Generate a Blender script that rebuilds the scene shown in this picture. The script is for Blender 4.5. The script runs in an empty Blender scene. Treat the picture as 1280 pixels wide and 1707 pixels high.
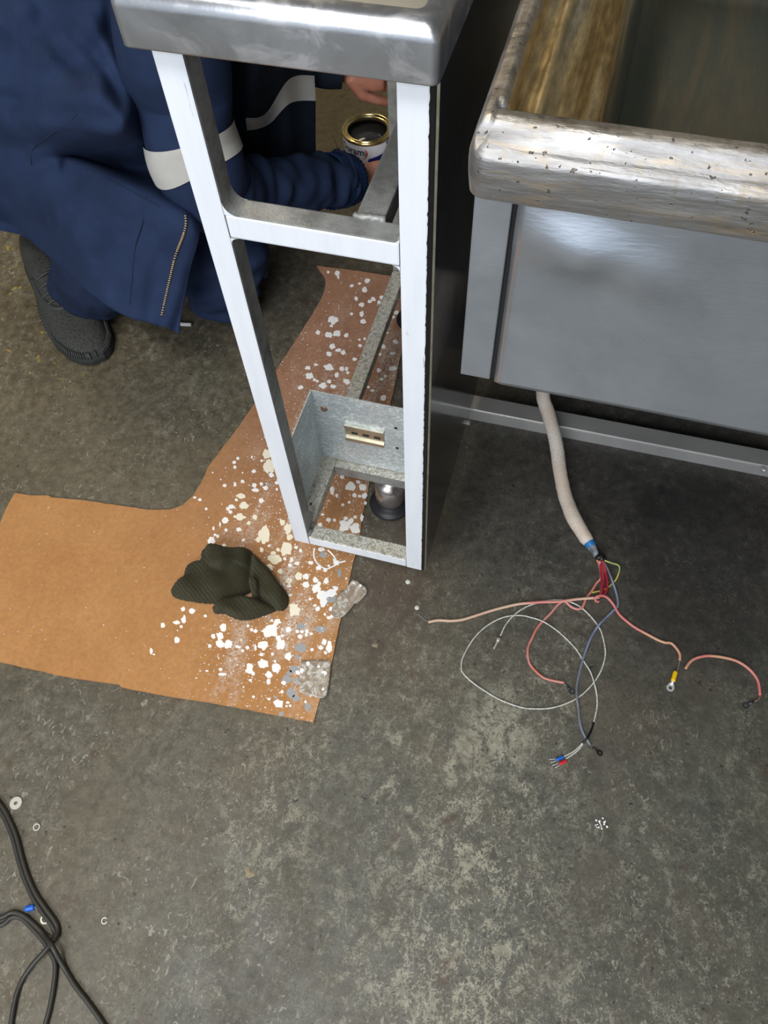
import bpy, bmesh, math, random
from mathutils import Vector, Matrix, Euler, noise
import numpy as np

S = bpy.context.scene
COL = S.collection
rnd = random.Random(7)
V = Vector

# ------------------------------------------------------------------ camera
CAM_LOC = V((0.11516, -0.49297, 1.06797))
CAM_ROT = Euler((0.51987, 0.03473, 0.27181), 'XYZ')
FPX = 1269.8
cd = bpy.data.cameras.new('camera')
cam = bpy.data.objects.new('camera', cd)
cd.sensor_fit = 'HORIZONTAL'; cd.sensor_width = 36.0; cd.lens = FPX*36.0/1280.0
cd.clip_start = 0.02; cd.clip_end = 60
cam.location = CAM_LOC; cam.rotation_euler = CAM_ROT
COL.objects.link(cam); S.camera = cam

# ------------------------------------------------------------------ world, lights, exposure
w = bpy.data.worlds.new('daylight'); S.world = w; w.use_nodes = True
bg = w.node_tree.nodes['Background']
bg.inputs[0].default_value = (0.80, 0.90, 1.0, 1); bg.inputs[1].default_value = 1.1

def area(name, loc, target, sx, sy, power, col):
    l = bpy.data.lights.new(name, 'AREA'); l.shape = 'RECTANGLE'; l.size = sx; l.size_y = sy
    l.energy = power; l.color = col
    o = bpy.data.objects.new(name, l); o.location = loc
    o.rotation_euler = (V(target)-V(loc)).to_track_quat('-Z', 'Y').to_euler()
    COL.objects.link(o); return o
area('window_daylight', (-0.35, -2.7, 2.2), (-0.05, 0.1, 0.2), 1.9, 1.3, 66, (0.95, 0.97, 1.0))
area('ceiling_fluorescent', (-.35, -1.05, 2.62), (-.30, -.95, 0), 1.5, .45, 40, (0.98, 0.98, .97))
area('ceiling_lamp', (-1.9, 1.7, 2.6), (-1.2, 0.7, 0), 1.2, 0.3, 22, (1.0, 0.84, 0.60))

S.view_settings.view_transform = 'Standard'; S.view_settings.look = 'None'
S.view_settings.gamma = 1.0; S.view_settings.use_curve_mapping = False
S.view_settings.exposure = 0.0

# ------------------------------------------------------------------ survey helpers (a measured sight line met with a real plane)
RM = CAM_ROT.to_matrix()
FZ = -0.08                                  # floor level; z=0 is the underside of the bench frame
def sight(px, py, axis, val):
    d = RM @ V(((px-640)/FPX, -(py-853.5)/FPX, -1.0))
    k = (val-CAM_LOC[axis])/d[axis]
    return CAM_LOC + k*d
def at(px, py, z): return sight(px, py, 2, z)
def fl(px, py, h=0.0): return at(px, py, FZ+h)

# ------------------------------------------------------------------ object helpers
def tag(o, label=None, cat=None, group=None, kind=None):
    if label: o['label'] = label
    if cat: o['category'] = cat
    if group: o['group'] = group
    if kind: o['kind'] = kind
    return o
def empty(name, loc, label, cat, group=None):
    o = bpy.data.objects.new(name, None); o.location = loc; o.empty_display_size = .05
    COL.objects.link(o); return tag(o, label, cat, group)
def obj(name, bm, mats, parent=None, smooth=False, label=None):
    me = bpy.data.meshes.new(name)
    if smooth:
        for f in bm.faces: f.smooth = True
    bm.to_mesh(me); bm.free()
    for m in (mats if isinstance(mats, (list, tuple)) else [mats]): me.materials.append(m)
    o = bpy.data.objects.new(name, me); COL.objects.link(o)
    if parent:
        o.parent = parent
        p = parent; t = V((0, 0, 0))
        while p: t += p.location; p = p.parent
        o.location = -t
    if label: o['label'] = label
    return o
def box(bm, x0, x1, y0, y1, z0, z1, bev=0, mi=0):
    vs = [bm.verts.new(c) for c in ((x0,y0,z0),(x1,y0,z0),(x1,y1,z0),(x0,y1,z0),(x0,y0,z1),(x1,y0,z1),(x1,y1,z1),(x0,y1,z1))]
    fs = [bm.faces.new([vs[i] for i in q]) for q in ((0,3,2,1),(4,5,6,7),(0,1,5,4),(1,2,6,5),(2,3,7,6),(3,0,4,7))]
    for f in fs: f.material_index = mi
    if bev:
        es = list({e for f in fs for e in f.edges})
        r = bmesh.ops.bevel(bm, geom=es, offset=bev, segments=2, affect='EDGES', profile=0.6)
        for f in r['faces']: f.material_index = mi
    return vs
def bx(name, dims, mat, parent=None, bev=0, label=None):
    bm = bmesh.new(); box(bm, *dims, bev=bev); return obj(name, bm, mat, parent, label=label)
def cr(pts, n=6, closed=False):
    """Catmull-Rom through points"""
    pts = [V(p) for p in pts]; out = []
    m = len(pts)
    for i in range(m-1):
        p0 = pts[max(i-1, 0)]; p1 = pts[i]; p2 = pts[i+1]; p3 = pts[min(i+2, m-1)]
        for k in range(n):
            t = k/n; t2 = t*t; t3 = t2*t
            out.append(0.5*((2*p1)+(-p0+p2)*t+(2*p0-5*p1+4*p2-p3)*t2+(-p0+3*p1-3*p2+p3)*t3))
    out.append(pts[-1].copy()); return out
def tube(bm, pts, rad, seg=10, cap=True, mi=0, flat=None, ref=None):
    """rad: number or list (per point) ; flat: (a,b) scale of the two section axes"""
    m = len(pts)
    R = rad if isinstance(rad, (list, tuple)) else [rad]*m
    rings = []; up = None
    for i, p in enumerate(pts):
        t = (pts[min(i+1, m-1)]-pts[max(i-1, 0)])
        if t.length < 1e-9: t = V((0, 0, 1))
        t.normalize()
        if up is None:
            up = V(ref) if ref else (V((0, 0, 1)) if abs(t.z) < .9 else V((0, 1, 0)))
        up = (up - t*up.dot(t)).normalized(); s = t.cross(up)
        fa, fb = flat if flat else (1, 1)
        ring = [bm.verts.new(p + (s*math.cos(a)*fa + up*math.sin(a)*fb)*R[i]) for a in (2*math.pi*k/seg for k in range(seg))]
        rings.append(ring)
    for i in range(m-1):
        for k in range(seg):
            f = bm.faces.new((rings[i][k], rings[i][(k+1) % seg], rings[i+1][(k+1) % seg], rings[i+1][k])); f.material_index = mi; f.smooth = True
    if cap:
        bm.faces.new(rings[0][::-1]).material_index = mi; bm.faces.new(rings[-1]).material_index = mi
    return rings
def interp(vals, n):
    out = []
    for i in range(len(vals)-1):
        for k in range(n): out.append(vals[i]+(vals[i+1]-vals[i])*(0.5-0.5*math.cos(math.pi*k/n)))
    out.append(vals[-1]); return out
def cyl(bm, c, r0, r1, z0, z1, seg=32, mi=0, capb=True, capt=True):
    a = [bm.verts.new((c[0]+r0*math.cos(2*math.pi*k/seg), c[1]+r0*math.sin(2*math.pi*k/seg), z0)) for k in range(seg)]
    b = [bm.verts.new((c[0]+r1*math.cos(2*math.pi*k/seg), c[1]+r1*math.sin(2*math.pi*k/seg), z1)) for k in range(seg)]
    for k in range(seg):
        f = bm.faces.new((a[k], a[(k+1) % seg], b[(k+1) % seg], b[k])); f.material_index = mi; f.smooth = True
    if capb: bm.faces.new(a[::-1]).material_index = mi
    if capt: bm.faces.new(b).material_index = mi
def lathe(bm, c, prof, seg=48, mi=0):
    """prof: list of (r,z)"""
    rings = [[bm.verts.new((c[0]+r*math.cos(2*math.pi*k/seg), c[1]+r*math.sin(2*math.pi*k/seg), c[2]+z)) for k in range(seg)] for r, z in prof]
    for i in range(len(prof)-1):
        for k in range(seg):
            f = bm.faces.new((rings[i][k], rings[i][(k+1) % seg], rings[i+1][(k+1) % seg], rings[i+1][k])); f.material_index = mi; f.smooth = True
    return rings
def prism(bm, pts, z0, z1, mi=0):
    a = [bm.verts.new((p[0], p[1], z0)) for p in pts]; b = [bm.verts.new((p[0], p[1], z1)) for p in pts]
    n = len(pts)
    f1 = bm.faces.new(b); f0 = bm.faces.new(a[::-1])
    for k in range(n): bm.faces.new((a[k], a[(k+1) % n], b[(k+1) % n], b[k])).material_index = mi
    bmesh.ops.recalc_face_normals(bm, faces=list(bm.faces))
    return f1
def apply_mods(o):
    dg = bpy.context.evaluated_depsgraph_get(); dg.update()
    me = bpy.data.meshes.new_from_object(o.evaluated_get(dg)); o.modifiers.clear(); o.data = me
def remesh(o, vox, smooth=2):
    m = o.modifiers.new('r', 'REMESH'); m.mode = 'VOXEL'; m.voxel_size = vox; m.use_smooth_shade = True
    if smooth:
        s = o.modifiers.new('s', 'SMOOTH'); s.iterations = smooth; s.factor = .6
    apply_mods(o)
    for p in o.data.polygons: p.use_smooth = True
def displace(o, fn):
    me = o.data; nrm = [v.normal.copy() for v in me.vertices]
    for v, n in zip(me.vertices, nrm): v.co = v.co + n*fn(v.co, n)
    me.update()

# ------------------------------------------------------------------ materials
class N:
    def __init__(s, name, color=(.5, .5, .5), rough=.5, metal=0.0, spec=.5):
        s.m = bpy.data.materials.new(name); s.m.use_nodes = True; s.t = s.m.node_tree
        s.b = s.t.nodes['Principled BSDF']
        s.b.inputs['Base Color'].default_value = (*color, 1); s.b.inputs['Roughness'].default_value = rough
        s.b.inputs['Metallic'].default_value = metal; s.b.inputs['Specular IOR Level'].default_value = spec
        s.tc = s.t.nodes.new('ShaderNodeTexCoord')
        s.gp = s.t.nodes.new('ShaderNodeNewGeometry')
    def pos(s, scale=(1, 1, 1), rot=(0, 0, 0), loc=(0, 0, 0)):
        mp = s.t.nodes.new('ShaderNodeMapping'); mp.vector_type = 'POINT'
        mp.inputs['Scale'].default_value = scale; mp.inputs['Rotation'].default_value = rot; mp.inputs['Location'].default_value = loc
        s.t.links.new(s.gp.outputs['Position'], mp.inputs['Vector']); return mp.outputs[0]
    def noise(s, vec, scale, detail=4, rough=.6, dist=0):
        n = s.t.nodes.new('ShaderNodeTexNoise'); n.inputs['Scale'].default_value = scale; n.inputs['Detail'].default_value = detail
        n.inputs['Roughness'].default_value = rough; n.inputs['Distortion'].default_value = dist
        s.t.links.new(vec, n.inputs['Vector']); return n.outputs['Fac']
    def vor(s, vec, scale, feat='F1'):
        n = s.t.nodes.new('ShaderNodeTexVoronoi'); n.inputs['Scale'].default_value = scale; n.feature = feat
        s.t.links.new(vec, n.inputs['Vector']); return n.outputs['Distance']
    def wave(s, vec, scale, dist=2, detail=2, dscale=1):
        n = s.t.nodes.new('ShaderNodeTexWave'); n.inputs['Scale'].default_value = scale; n.inputs['Distortion'].default_value = dist
        n.inputs['Detail'].default_value = detail; n.inputs['Detail Scale'].default_value = dscale
        s.t.links.new(vec, n.inputs['Vector']); return n.outputs['Fac']
    def ramp(s, fac, stops, interp='LINEAR'):
        r = s.t.nodes.new('ShaderNodeValToRGB'); r.color_ramp.interpolation = interp
        e = r.color_ramp.elements
        while len(e) < len(stops): e.new(.5)
        for i, (p, c) in enumerate(stops):
            e[i].position = p; e[i].color = (*c, 1) if isinstance(c, (tuple, list)) else (c, c, c, 1)
        s.t.links.new(fac, r.inputs[0]); return r.outputs[0]
    def mix(s, fac, a, b, mode='MIX'):
        m = s.t.nodes.new('ShaderNodeMix'); m.data_type = 'RGBA'; m.blend_type = mode
        for sock, v in ((m.inputs[0], fac), (m.inputs[6], a), (m.inputs[7], b)):
            if isinstance(v, (int, float)): sock.default_value = v
            elif isinstance(v, (tuple, list)): sock.default_value = (*v, 1)
            else: s.t.links.new(v, sock)
        return m.outputs[2]
    def math(s, op, a, b=0.0, clamp=False):
        m = s.t.nodes.new('ShaderNodeMath'); m.operation = op; m.use_clamp = clamp
        for sock, v in ((m.inputs[0], a), (m.inputs[1], b)):
            if isinstance(v, (int, float)): sock.default_value = v
            else: s.t.links.new(v, sock)
        return m.outputs[0]
    def sep(s, vec):
        m = s.t.nodes.new('ShaderNodeSeparateXYZ'); s.t.links.new(vec, m.inputs[0]); return m.outputs
    def blob(s, c, r, soft=.6, wob=.3, nscale=8):
        """soft round stain mask round c (x,y), radius r, with a ragged edge"""
        sub = s.t.nodes.new('ShaderNodeVectorMath'); sub.operation = 'SUBTRACT'
        s.t.links.new(s.gp.outputs['Position'], sub.inputs[0]); sub.inputs[1].default_value = (c[0], c[1], FZ)
        sc = s.t.nodes.new('ShaderNodeVectorMath'); sc.operation = 'MULTIPLY'
        s.t.links.new(sub.outputs[0], sc.inputs[0]); rr = r if isinstance(r, tuple) else (r, r)
        sc.inputs[1].default_value = (1/rr[0], 1/rr[1], 0)
        ln = s.t.nodes.new('ShaderNodeVectorMath'); ln.operation = 'LENGTH'; s.t.links.new(sc.outputs[0], ln.inputs[0])
        nz = s.noise(s.gp.outputs['Position'], nscale, 5)
        d = s.math('ADD', ln.outputs['Value'], s.math('MULTIPLY', s.math('SUBTRACT', nz, .5), wob*2))
        mr = s.t.nodes.new('ShaderNodeMapRange'); mr.interpolation_type = 'SMOOTHSTEP'
        s.t.links.new(d, mr.inputs[0]); mr.inputs[1].default_value = 1-soft; mr.inputs[2].default_value = 1+soft*.4
        mr.inputs[3].default_value = 1; mr.inputs[4].default_value = 0
        return mr.outputs[0]
    def col(s, c): s.t.links.new(c, s.b.inputs['Base Color']); return s
    def rgh(s, c): s.t.links.new(c, s.b.inputs['Roughness']); return s
    def met(s, c): s.t.links.new(c, s.b.inputs['Metallic']); return s
    def bump(s, h, strength=.3, dist=.001):
        b = s.t.nodes.new('ShaderNodeBump'); b.inputs['Strength'].default_value = strength; b.inputs['Distance'].default_value = dist
        s.t.links.new(h, b.inputs['Height']); s.t.links.new(b.outputs[0], s.b.inputs['Normal']); return s
def plain(name, c, rough=.5, metal=0, **k): return N(name, c, rough, metal, **k).m

# --- floor: worn grey-green floor paint with grime, rubbed through to pale concrete
def floor_mat():
    n = N('worn_floor_paint', rough=.55)
    p = n.pos()
    big = n.noise(p, 2.2, 5, .6)
    base = n.ramp(big, [(.3, (.070, .066, .050)), (.5, (.092, .092, .075)), (.72, (.118, .110, .082))])
    fine = n.noise(p, 60, 6, .7)
    base = n.mix(.80, base, n.ramp(n.math('MULTIPLY', n.math('ADD', fine, n.noise(p, 210, 4, .7, .6)), .5), [(.36, .20), (.5, .47), (.62, .78)]), 'OVERLAY')
    # yellow brown dirt, mostly to the left and round the kneeling person
    br = n.math('MULTIPLY', n.ramp(n.noise(p, 3.5, 6, .65), [(.40, 0), (.62, 1)]), .40)
    base = n.mix(br, base, (.120, .085, .045))
    left = n.blob((-1.05, .62), (.85, .9), .9, .35, 5)
    base = n.mix(n.math('MULTIPLY', left, .80), base, n.ramp(fine, [(.35, (.055, .040, .020)), (.55, (.125, .098, .050)), (.72, (.19, .155, .085))]))
    # pale rubbed patches: two scales, in streaks that follow the walkway
    st = n.noise(n.pos((3.4, 1.0, 1), (0, 0, .14)), 2.0, 5, .55, .4)
    sp = n.noise(p, 170, 5, .8, 1.2); sp2 = n.noise(n.pos((1, .7, 1), (0, 0, 0), (4, 2, 0)), 40, 7, .8, .7)
    mixn = n.math('MULTIPLY', n.math('ADD', sp, sp2), .5)
    m1 = n.math('MULTIPLY', n.ramp(st, [(.44, 0), (.62, 1)]), n.ramp(mixn, [(.525, 0), (.540, 1)]))
    patch = n.blob((.165, -.19), (.060, .085), .6, .35, 16)
    patch2 = n.blob((.17, -.46), (.17, .36), .9, .5, 7)
    patch3 = n.blob((-.12, -.36), (.10, .20), .9, .5, 9)
    pm = n.math('MULTIPLY', patch, n.ramp(mixn, [(.465, 0), (.490, 1)]))
    pm = n.math('MAXIMUM', pm, n.math('MULTIPLY', n.math('MAXIMUM', patch2, n.math('MULTIPLY', patch3, .8)), n.ramp(mixn, [(.518, 0), (.530, 1)])))
    pale = n.ramp(fine, [(.35, (.20, .185, .135)), (.62, (.40, .38, .29))])
    m1 = n.math('MULTIPLY', m1, n.ramp(fine, [(.38, .2), (.55, 1)]))
    base = n.mix(n.math('MULTIPLY', m1, .62), base, pale)
    base = n.mix(n.math('MULTIPLY', pm, .85), base, pale)
    dk = n.blob((.74, -.20), (.42, .60), .9, .3, 5)
    base = n.mix(n.math('MULTIPLY', dk, .55), base, (.040, .044, .034))
    lf = n.blob((-.62, -.30), (.62, .75), .9, .3, 5)
    base = n.mix(n.math('MULTIPLY', lf, .45), base, n.ramp(fine, [(.35, (.075, .060, .036)), (.65, (.155, .130, .085))]))
    # long drag scratches and small rust marks
    scn = n.noise(n.pos((9, .9, 1), (0, 0, .10)), 9, 4, .6, .2)
    scm = n.math('MULTIPLY', n.ramp(n.math('ABSOLUTE', n.math('SUBTRACT', scn, .56)), [(0, 1), (.006, 0)]), n.ramp(n.noise(p, 11, 3), [(.54, 0), (.60, 1)]))
    base = n.mix(n.math('MULTIPLY', scm, .7), base, (.022, .018, .013))
    ru = n.ramp(n.noise(p, 17, 5, .65), [(.63, 0), (.72, 1)])
    base = n.mix(n.math('MULTIPLY', ru, .7), base, (.070, .038, .020))
    # sparse light chips and flecks
    chips = n.math('MULTIPLY', n.ramp(n.noise(n.pos((1, .7, 1), (0, 0, .5)), 120, 3, .6, 1.5), [(.62, 0), (.64, 1)]), n.ramp(n.noise(p, 6, 4, .6), [(.42, .1), (.60, 1)]))
    base = n.mix(n.math('MULTIPLY', chips, .6), base, (.36, .34, .28))
    # squiggly fine scratches
    sq = n.noise(p, 62, 2, .5, 2.8)
    sqm = n.math('MULTIPLY', n.ramp(n.math('ABSOLUTE', n.math('SUBTRACT', sq, .5)), [(0, 1), (.022, 0)]), n.ramp(n.noise(p, 13, 4, .65), [(.47, 0), (.56, 1)]))
    base = n.mix(n.math('MULTIPLY', sqm, .55), base, (.26, .24, .175))
    # black oily ground between bench and fryer; darker ground where the person kneels
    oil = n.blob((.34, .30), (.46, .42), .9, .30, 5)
    dk2 = n.blob((-.55, .72), (.30, .36), .8, .4, 6)
    dkm = n.math('MAXIMUM', oil, n.math('MULTIPLY', dk2, .85))
    base = n.mix(n.math('MULTIPLY', dkm, .80), base, n.ramp(fine, [(.35, (.016, .015, .015)), (.60, (.036, .033, .031)), (.72, (.085, .078, .068))]))
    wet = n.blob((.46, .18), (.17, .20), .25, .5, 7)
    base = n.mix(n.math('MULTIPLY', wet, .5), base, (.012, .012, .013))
    far = n.blob((-.45, 1.35), (.55, .6), .8, .25, 5)
    base = n.mix(n.math('MULTIPLY', far, .9), base, n.ramp(fine, [(.3, (.12, .095, .045)), (.7, (.22, .18, .10))]))
    rust = n.blob((-.045, .03), (.075, .22), .9, .5, 14)
    base = n.mix(n.math('MULTIPLY', rust, .55), base, (.075, .045, .030))
    yl = n.math('MULTIPLY', n.ramp(n.noise(p, 48, 2), [(.66, 0), (.69, 1)]), n.blob((-1.02, .44), (.30, .35), .6, .3, 8))
    base = n.mix(n.math('MULTIPLY', yl, .8), base, (.36, .26, .04))
    base = n.mix(n.math('MULTIPLY', n.ramp(n.noise(p, 95, 2), [(.70, 0), (.73, 1)]), .75), base, (.018, .015, .012))
    n.col(base)
    n.rgh(n.ramp(n.noise(p, 14, 5), [(.3, .38), (.7, .62)]))
    h = n.math('ADD', fine, n.math('MULTIPLY', m1, -.6))
    n.bump(h, .35, .0012); return n.m
M = {}
M['floor'] = floor_mat()
def wall_mat():
    n = N('painted_wall', rough=.7); p = n.pos()
    n.col(n.ramp(n.noise(p, 4, 4), [(.3, (.22, .21, .19)), (.7, (.30, .29, .26))])); n.bump(n.noise(p, 90, 3), .2, .001); return n.m
M['wall'] = wall_mat()
def white_paint():
    n = N('fresh_white_paint', rough=.45); p = n.pos()
    c = n.ramp(n.noise(n.pos((1, 1, .12)), 60, 4), [(.3, (.70, .73, .79)), (.6, (.76, .785, .83))])
    scr = n.ramp(n.noise(n.pos((6, 6, .6), (0, .1, 0)), 30, 3, .5), [(.70, 0), (.73, 1)])
    c = n.mix(n.math('MULTIPLY', scr, .45), c, (.16, .17, .18))
    n.col(c); n.bump(n.noise(n.pos((3, 3, .3)), 70, 4), .25, .0006); return n.m
M['white'] = white_paint()
def grey_paint():
    n = N('grey_primed_steel', rough=.42, metal=.25); p = n.pos()
    c = n.ramp(n.noise(p, 35, 5, .7), [(.32, (.17, .172, .165)), (.5, (.27, .275, .265)), (.68, (.36, .365, .355))])
    n.col(c); n.bump(n.noise(p, 170, 4, .6, 1.0), .5, .001); return n.m
M['grey'] = grey_paint()
def drip_paint():
    n = N('drip_spattered_primer', rough=.35, metal=.15); p = n.pos()
    sq = n.noise(p, 78, 4, .6, 2.4)
    c = n.ramp(sq, [(.34, (.26, .25, .21)), (.46, (.36, .35, .30)), (.52, (.70, .69, .64)), (.57, (.42, .39, .30)), (.66, (.34, .31, .22))])
    n.col(c); n.bump(sq, .8, .0016); return n.m
M['drip'] = drip_paint()
def steel(name, c0, c1, rough=(.22, .42), scale=(1, 1, 1), smudge=.0, stain=None, nscale=6, metal=1.0, bump=.15, rot=(0,0,0)):
    n = N(name, rough=.3, metal=metal); p = n.pos(scale, rot)
    a = n.noise(n.pos((1, 1, 1)), nscale, 5, .6, .5); s = n.noise(p, 60, 4, .6)
    c = n.ramp(a, [(.3, c0), (.7, c1)])
    if smudge:
        sm = n.ramp(n.noise(n.pos((1, 1, 1.6), (0, .5, 0)), 16, 5, .65, 1.4), [(.50, 0), (.62, 1)])
        c = n.mix(n.math('MULTIPLY', sm, smudge), c, (.62, .60, .60))
    if stain:
        st = n.ramp(n.noise(n.pos((1, 1, 2)), 22, 6, .7, .8), [(.50, 0), (.62, 1)])
        c = n.mix(n.math('MULTIPLY', st, stain[1]), c, stain[0])
    n.col(c)
    r = n.math('ADD', n.math('MULTIPLY', n.ramp(a, [(.3, 0), (.7, 1)]), rough[1]-rough[0]), rough[0])
    if smudge: r = n.math('ADD', r, n.math('MULTIPLY', sm, .15))
    n.rgh(r)
    n.bump(n.math('ADD', s, n.math('MULTIPLY', n.noise(n.pos(), 10, 3), 1.6)), bump, .0015); return n.m
M['apron'] = steel('smudged_stainless', (.42, .43, .46), (.54, .55, .58), (.22, .36), smudge=.45, nscale=12, metal=.9)
M['top'] = steel('dull_stainless_top', (.50, .46, .38), (.60, .56, .48), (.42, .55), metal=.7, nscale=9)
M['panel'] = steel('brushed_stainless_panel', (.40, .435, .49), (.56, .595, .66), (.24, .38), (1, 1, 5), nscale=7, bump=.14, metal=.82)
M['mirror'] = steel('dark_polished_stainless', (.20, .195, .20), (.27, .265, .27), (.10, .2), (1, 1, .3), bump=.04)
M['rail'] = steel('bright_folded_stainless', (.58, .57, .55), (.68, .67, .65), (.38, .5), (.2, 1, 1), bump=.08, metal=.8)
M['galv'] = None
def galv():
    n = N('galvanised_sheet', rough=.42, metal=.45); p = n.pos()
    v = n.t.nodes.new('ShaderNodeTexVoronoi'); v.inputs['Scale'].default_value = 420; v.inputs['Randomness'].default_value = 1
    n.t.links.new(n.noise(p, 30, 3) and n.pos((.6, 1, 1), (0, .6, 0)), v.inputs['Vector'])
    sp = n.t.nodes.new('ShaderNodeSeparateColor'); n.t.links.new(v.outputs['Color'], sp.inputs[0])
    c = n.ramp(sp.outputs[0], [(.1, (.50, .57, .59)), (.6, (.62, .68, .70)), (.95, (.86, .90, .91))])
    c = n.mix(n.math('MULTIPLY', n.ramp(n.noise(p, 25, 5), [(.45, 0), (.6, 1)]), .4), c, (.42, .46, .48))
    n.col(c); n.rgh(n.ramp(sp.outputs[1], [(0, .32), (1, .55)])); return n.m
M['galv'] = galv()
def well():
    n = N('oil_stained_steel', rough=.3, metal=.8); p = n.pos((1, .06, .5)); x = n.sep(n.gp.outputs['Position'])
    band = n.noise(p, 55, 5, .6, .3); fine = n.noise(n.pos((1, .3, 1)), 160, 5, .7)
    c = n.ramp(band, [(.28, (.08, .055, .025)), (.40, (.28, .18, .065)), (.50, (.48, .37, .19)), (.58, (.34, .28, .18)), (.70, (.62, .56, .42))])
    c = n.mix(.5, c, n.ramp(fine, [(.35, .25), (.65, .75)]), 'OVERLAY')
    # deeper than the deck the metal turns dark grey-green
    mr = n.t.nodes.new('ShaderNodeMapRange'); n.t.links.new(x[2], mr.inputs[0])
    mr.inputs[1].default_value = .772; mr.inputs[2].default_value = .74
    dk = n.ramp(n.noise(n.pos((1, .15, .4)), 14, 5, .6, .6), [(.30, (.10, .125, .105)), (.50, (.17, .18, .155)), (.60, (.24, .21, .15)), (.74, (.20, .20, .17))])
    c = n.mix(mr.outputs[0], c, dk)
    n.col(c); n.rgh(n.ramp(fine, [(.3, .28), (.7, .5)])); n.bump(n.math('ADD', fine, band), .35, .001); return n.m
M['well'] = well()
def rim():
    n = N('worn_greasy_rim', rough=.4, metal=.8); p = n.pos()
    c = n.ramp(n.noise(n.pos((.25, 1, 2)), 26, 6, .65, .6), [(.3, (.20, .19, .18)), (.5, (.33, .325, .325)), (.7, (.43, .43, .45))])
    yl = n.math('MULTIPLY', n.ramp(n.noise(n.pos((.5, 1.5, 3)), 30, 6, .75), [(.54, 0), (.66, 1)]), .5)
    c = n.mix(yl, c, (.48, .34, .16))
    zz_ = n.sep(n.gp.outputs['Position'])[2]; mr = n.t.nodes.new('ShaderNodeMapRange'); n.t.links.new(zz_, mr.inputs[0]); mr.inputs[1].default_value = .7885; mr.inputs[2].default_value = .7910
    c = n.mix(n.math('MULTIPLY', mr.outputs[0], .7), c, n.ramp(n.noise(p, 90, 5, .7), [(.38, (.13, .10, .07)), (.5, (.34, .29, .22)), (.7, (.50, .44, .35))]))
    drip = n.math('MULTIPLY', n.ramp(n.noise(n.pos((1, 1, .15)), 130, 4, .6), [(.56, 0), (.66, 1)]), .55)
    c = n.mix(drip, c, (.30, .26, .20))
    pit = n.ramp(n.noise(p, 200, 3, .6), [(.66, 0), (.70, 1)])
    c = n.mix(n.math('MULTIPLY', pit, .8), c, (.10, .08, .06))
    n.col(c); n.rgh(n.ramp(n.noise(n.pos((.3, 1, 1)), 40, 5), [(.3, .34), (.7, .66)]))
    n.bump(n.math('ADD', n.noise(n.pos((.2, 1, 1)), 80, 5), n.math('MULTIPLY', pit, -.8)), .7, .0022); return n.m
M['rim'] = rim()
def card():
    n = N('kraft_cardboard', rough=.8, spec=.2); p = n.pos()
    fib = n.noise(n.pos((1, 1, 1)), 150, 5, .7)
    c = n.ramp(n.noise(p, 7, 5), [(.3, (.41, .195, .070)), (.7, (.49, .25, .098))])
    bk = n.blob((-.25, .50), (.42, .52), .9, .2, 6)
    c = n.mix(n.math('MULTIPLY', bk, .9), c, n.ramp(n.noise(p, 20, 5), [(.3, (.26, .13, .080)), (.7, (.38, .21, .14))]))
    c = n.mix(.25, c, n.ramp(fib, [(.35, .3), (.65, .7)]), 'OVERLAY')
    # dusty scuffs along the trodden direction
    sc = n.math('MULTIPLY', n.ramp(n.noise(n.pos((1.0, .22, 1), (0, 0, .42)), 26, 4, .55), [(.50, 0), (.66, 1)]), n.ramp(n.noise(p, 220, 3, .7), [(.40, 0), (.54, 1)]))
    right = n.blob((-.17, .10), (.20, .55), .7, .3, 7)
    c = n.mix(n.math('MULTIPLY', n.math('MULTIPLY', sc, right), 1.0), c, (.60, .50, .42))
    dots = n.math('MULTIPLY', n.ramp(n.noise(p, 260, 1, .5), [(.69, 0), (.72, 1)]), right)
    c = n.mix(dots, c, (.80, .78, .72))
    n.col(c)
    fl_ = n.wave(n.pos((1, 1, 1), (0, 0, .25)), 95, .3, 1); n.bump(n.math('ADD', n.math('MULTIPLY', fl_, .5), fib), .22, .0006); return n.m
M['card'] = card()
M['splat'] = plain('white_paint_splat', (.93, .92, .90), .45)
M['cream'] = plain('cream_paint_splat', (.90, .83, .66), .5)
M['greysplat'] = plain('grey_paint_splat', (.34, .35, .36), .6)
def tape():
    n = N('crinkled_clear_tape', (.62, .56, .47), .18); p = n.pos(); v = n.vor(p, 70, 'DISTANCE_TO_EDGE')
    nz = n.noise(p, 60, 5, .6, 2.0)
    n.col(n.ramp(nz, [(.38, (.42, .33, .24)), (.52, (.58, .50, .40)), (.58, (.85, .82, .76))]))
    n.b.inputs['Transmission Weight'].default_value = .35; n.b.inputs['IOR'].default_value = 1.3
    n.bump(nz, .45, .002); return n.m
M['tape'] = tape()
def cloth(name, c, var=.25, rough=.85, sheen=0, tw=900, bs=.25):
    n = N(name, c, rough, spec=.15); p = n.pos()
    lo = tuple(x*(1-var) for x in c); hi = tuple(x*(1+var) for x in c)
    n.col(n.ramp(n.noise(p, 12, 5), [(.3, lo), (.7, hi)]))
    n.b.inputs['Sheen Weight'].default_value = sheen
    w1 = n.wave(n.pos((1, 1, 1), (.6, .5, .7)), tw*.35, .5, 1)
    n.bump(n.math('ADD', w1, n.math('MULTIPLY', n.noise(p, 25, 3), 2.5)), bs, .0010); return n.m
M['navy'] = cloth('navy_workwear', (.018, .031, .074))
M['navy_leg_shaded'] = cloth('shaded_navy_trousers', (.016, .026, .060))  # same navy with the shade under the jacket put into its colour
M['navy_far_shaded'] = cloth('shaded_navy_jacket', (.010, .016, .026))  # jacket navy for the far side, shade put into the colour
M['stitch'] = plain('dark_stitching', (.008, .014, .045), .8)
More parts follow.
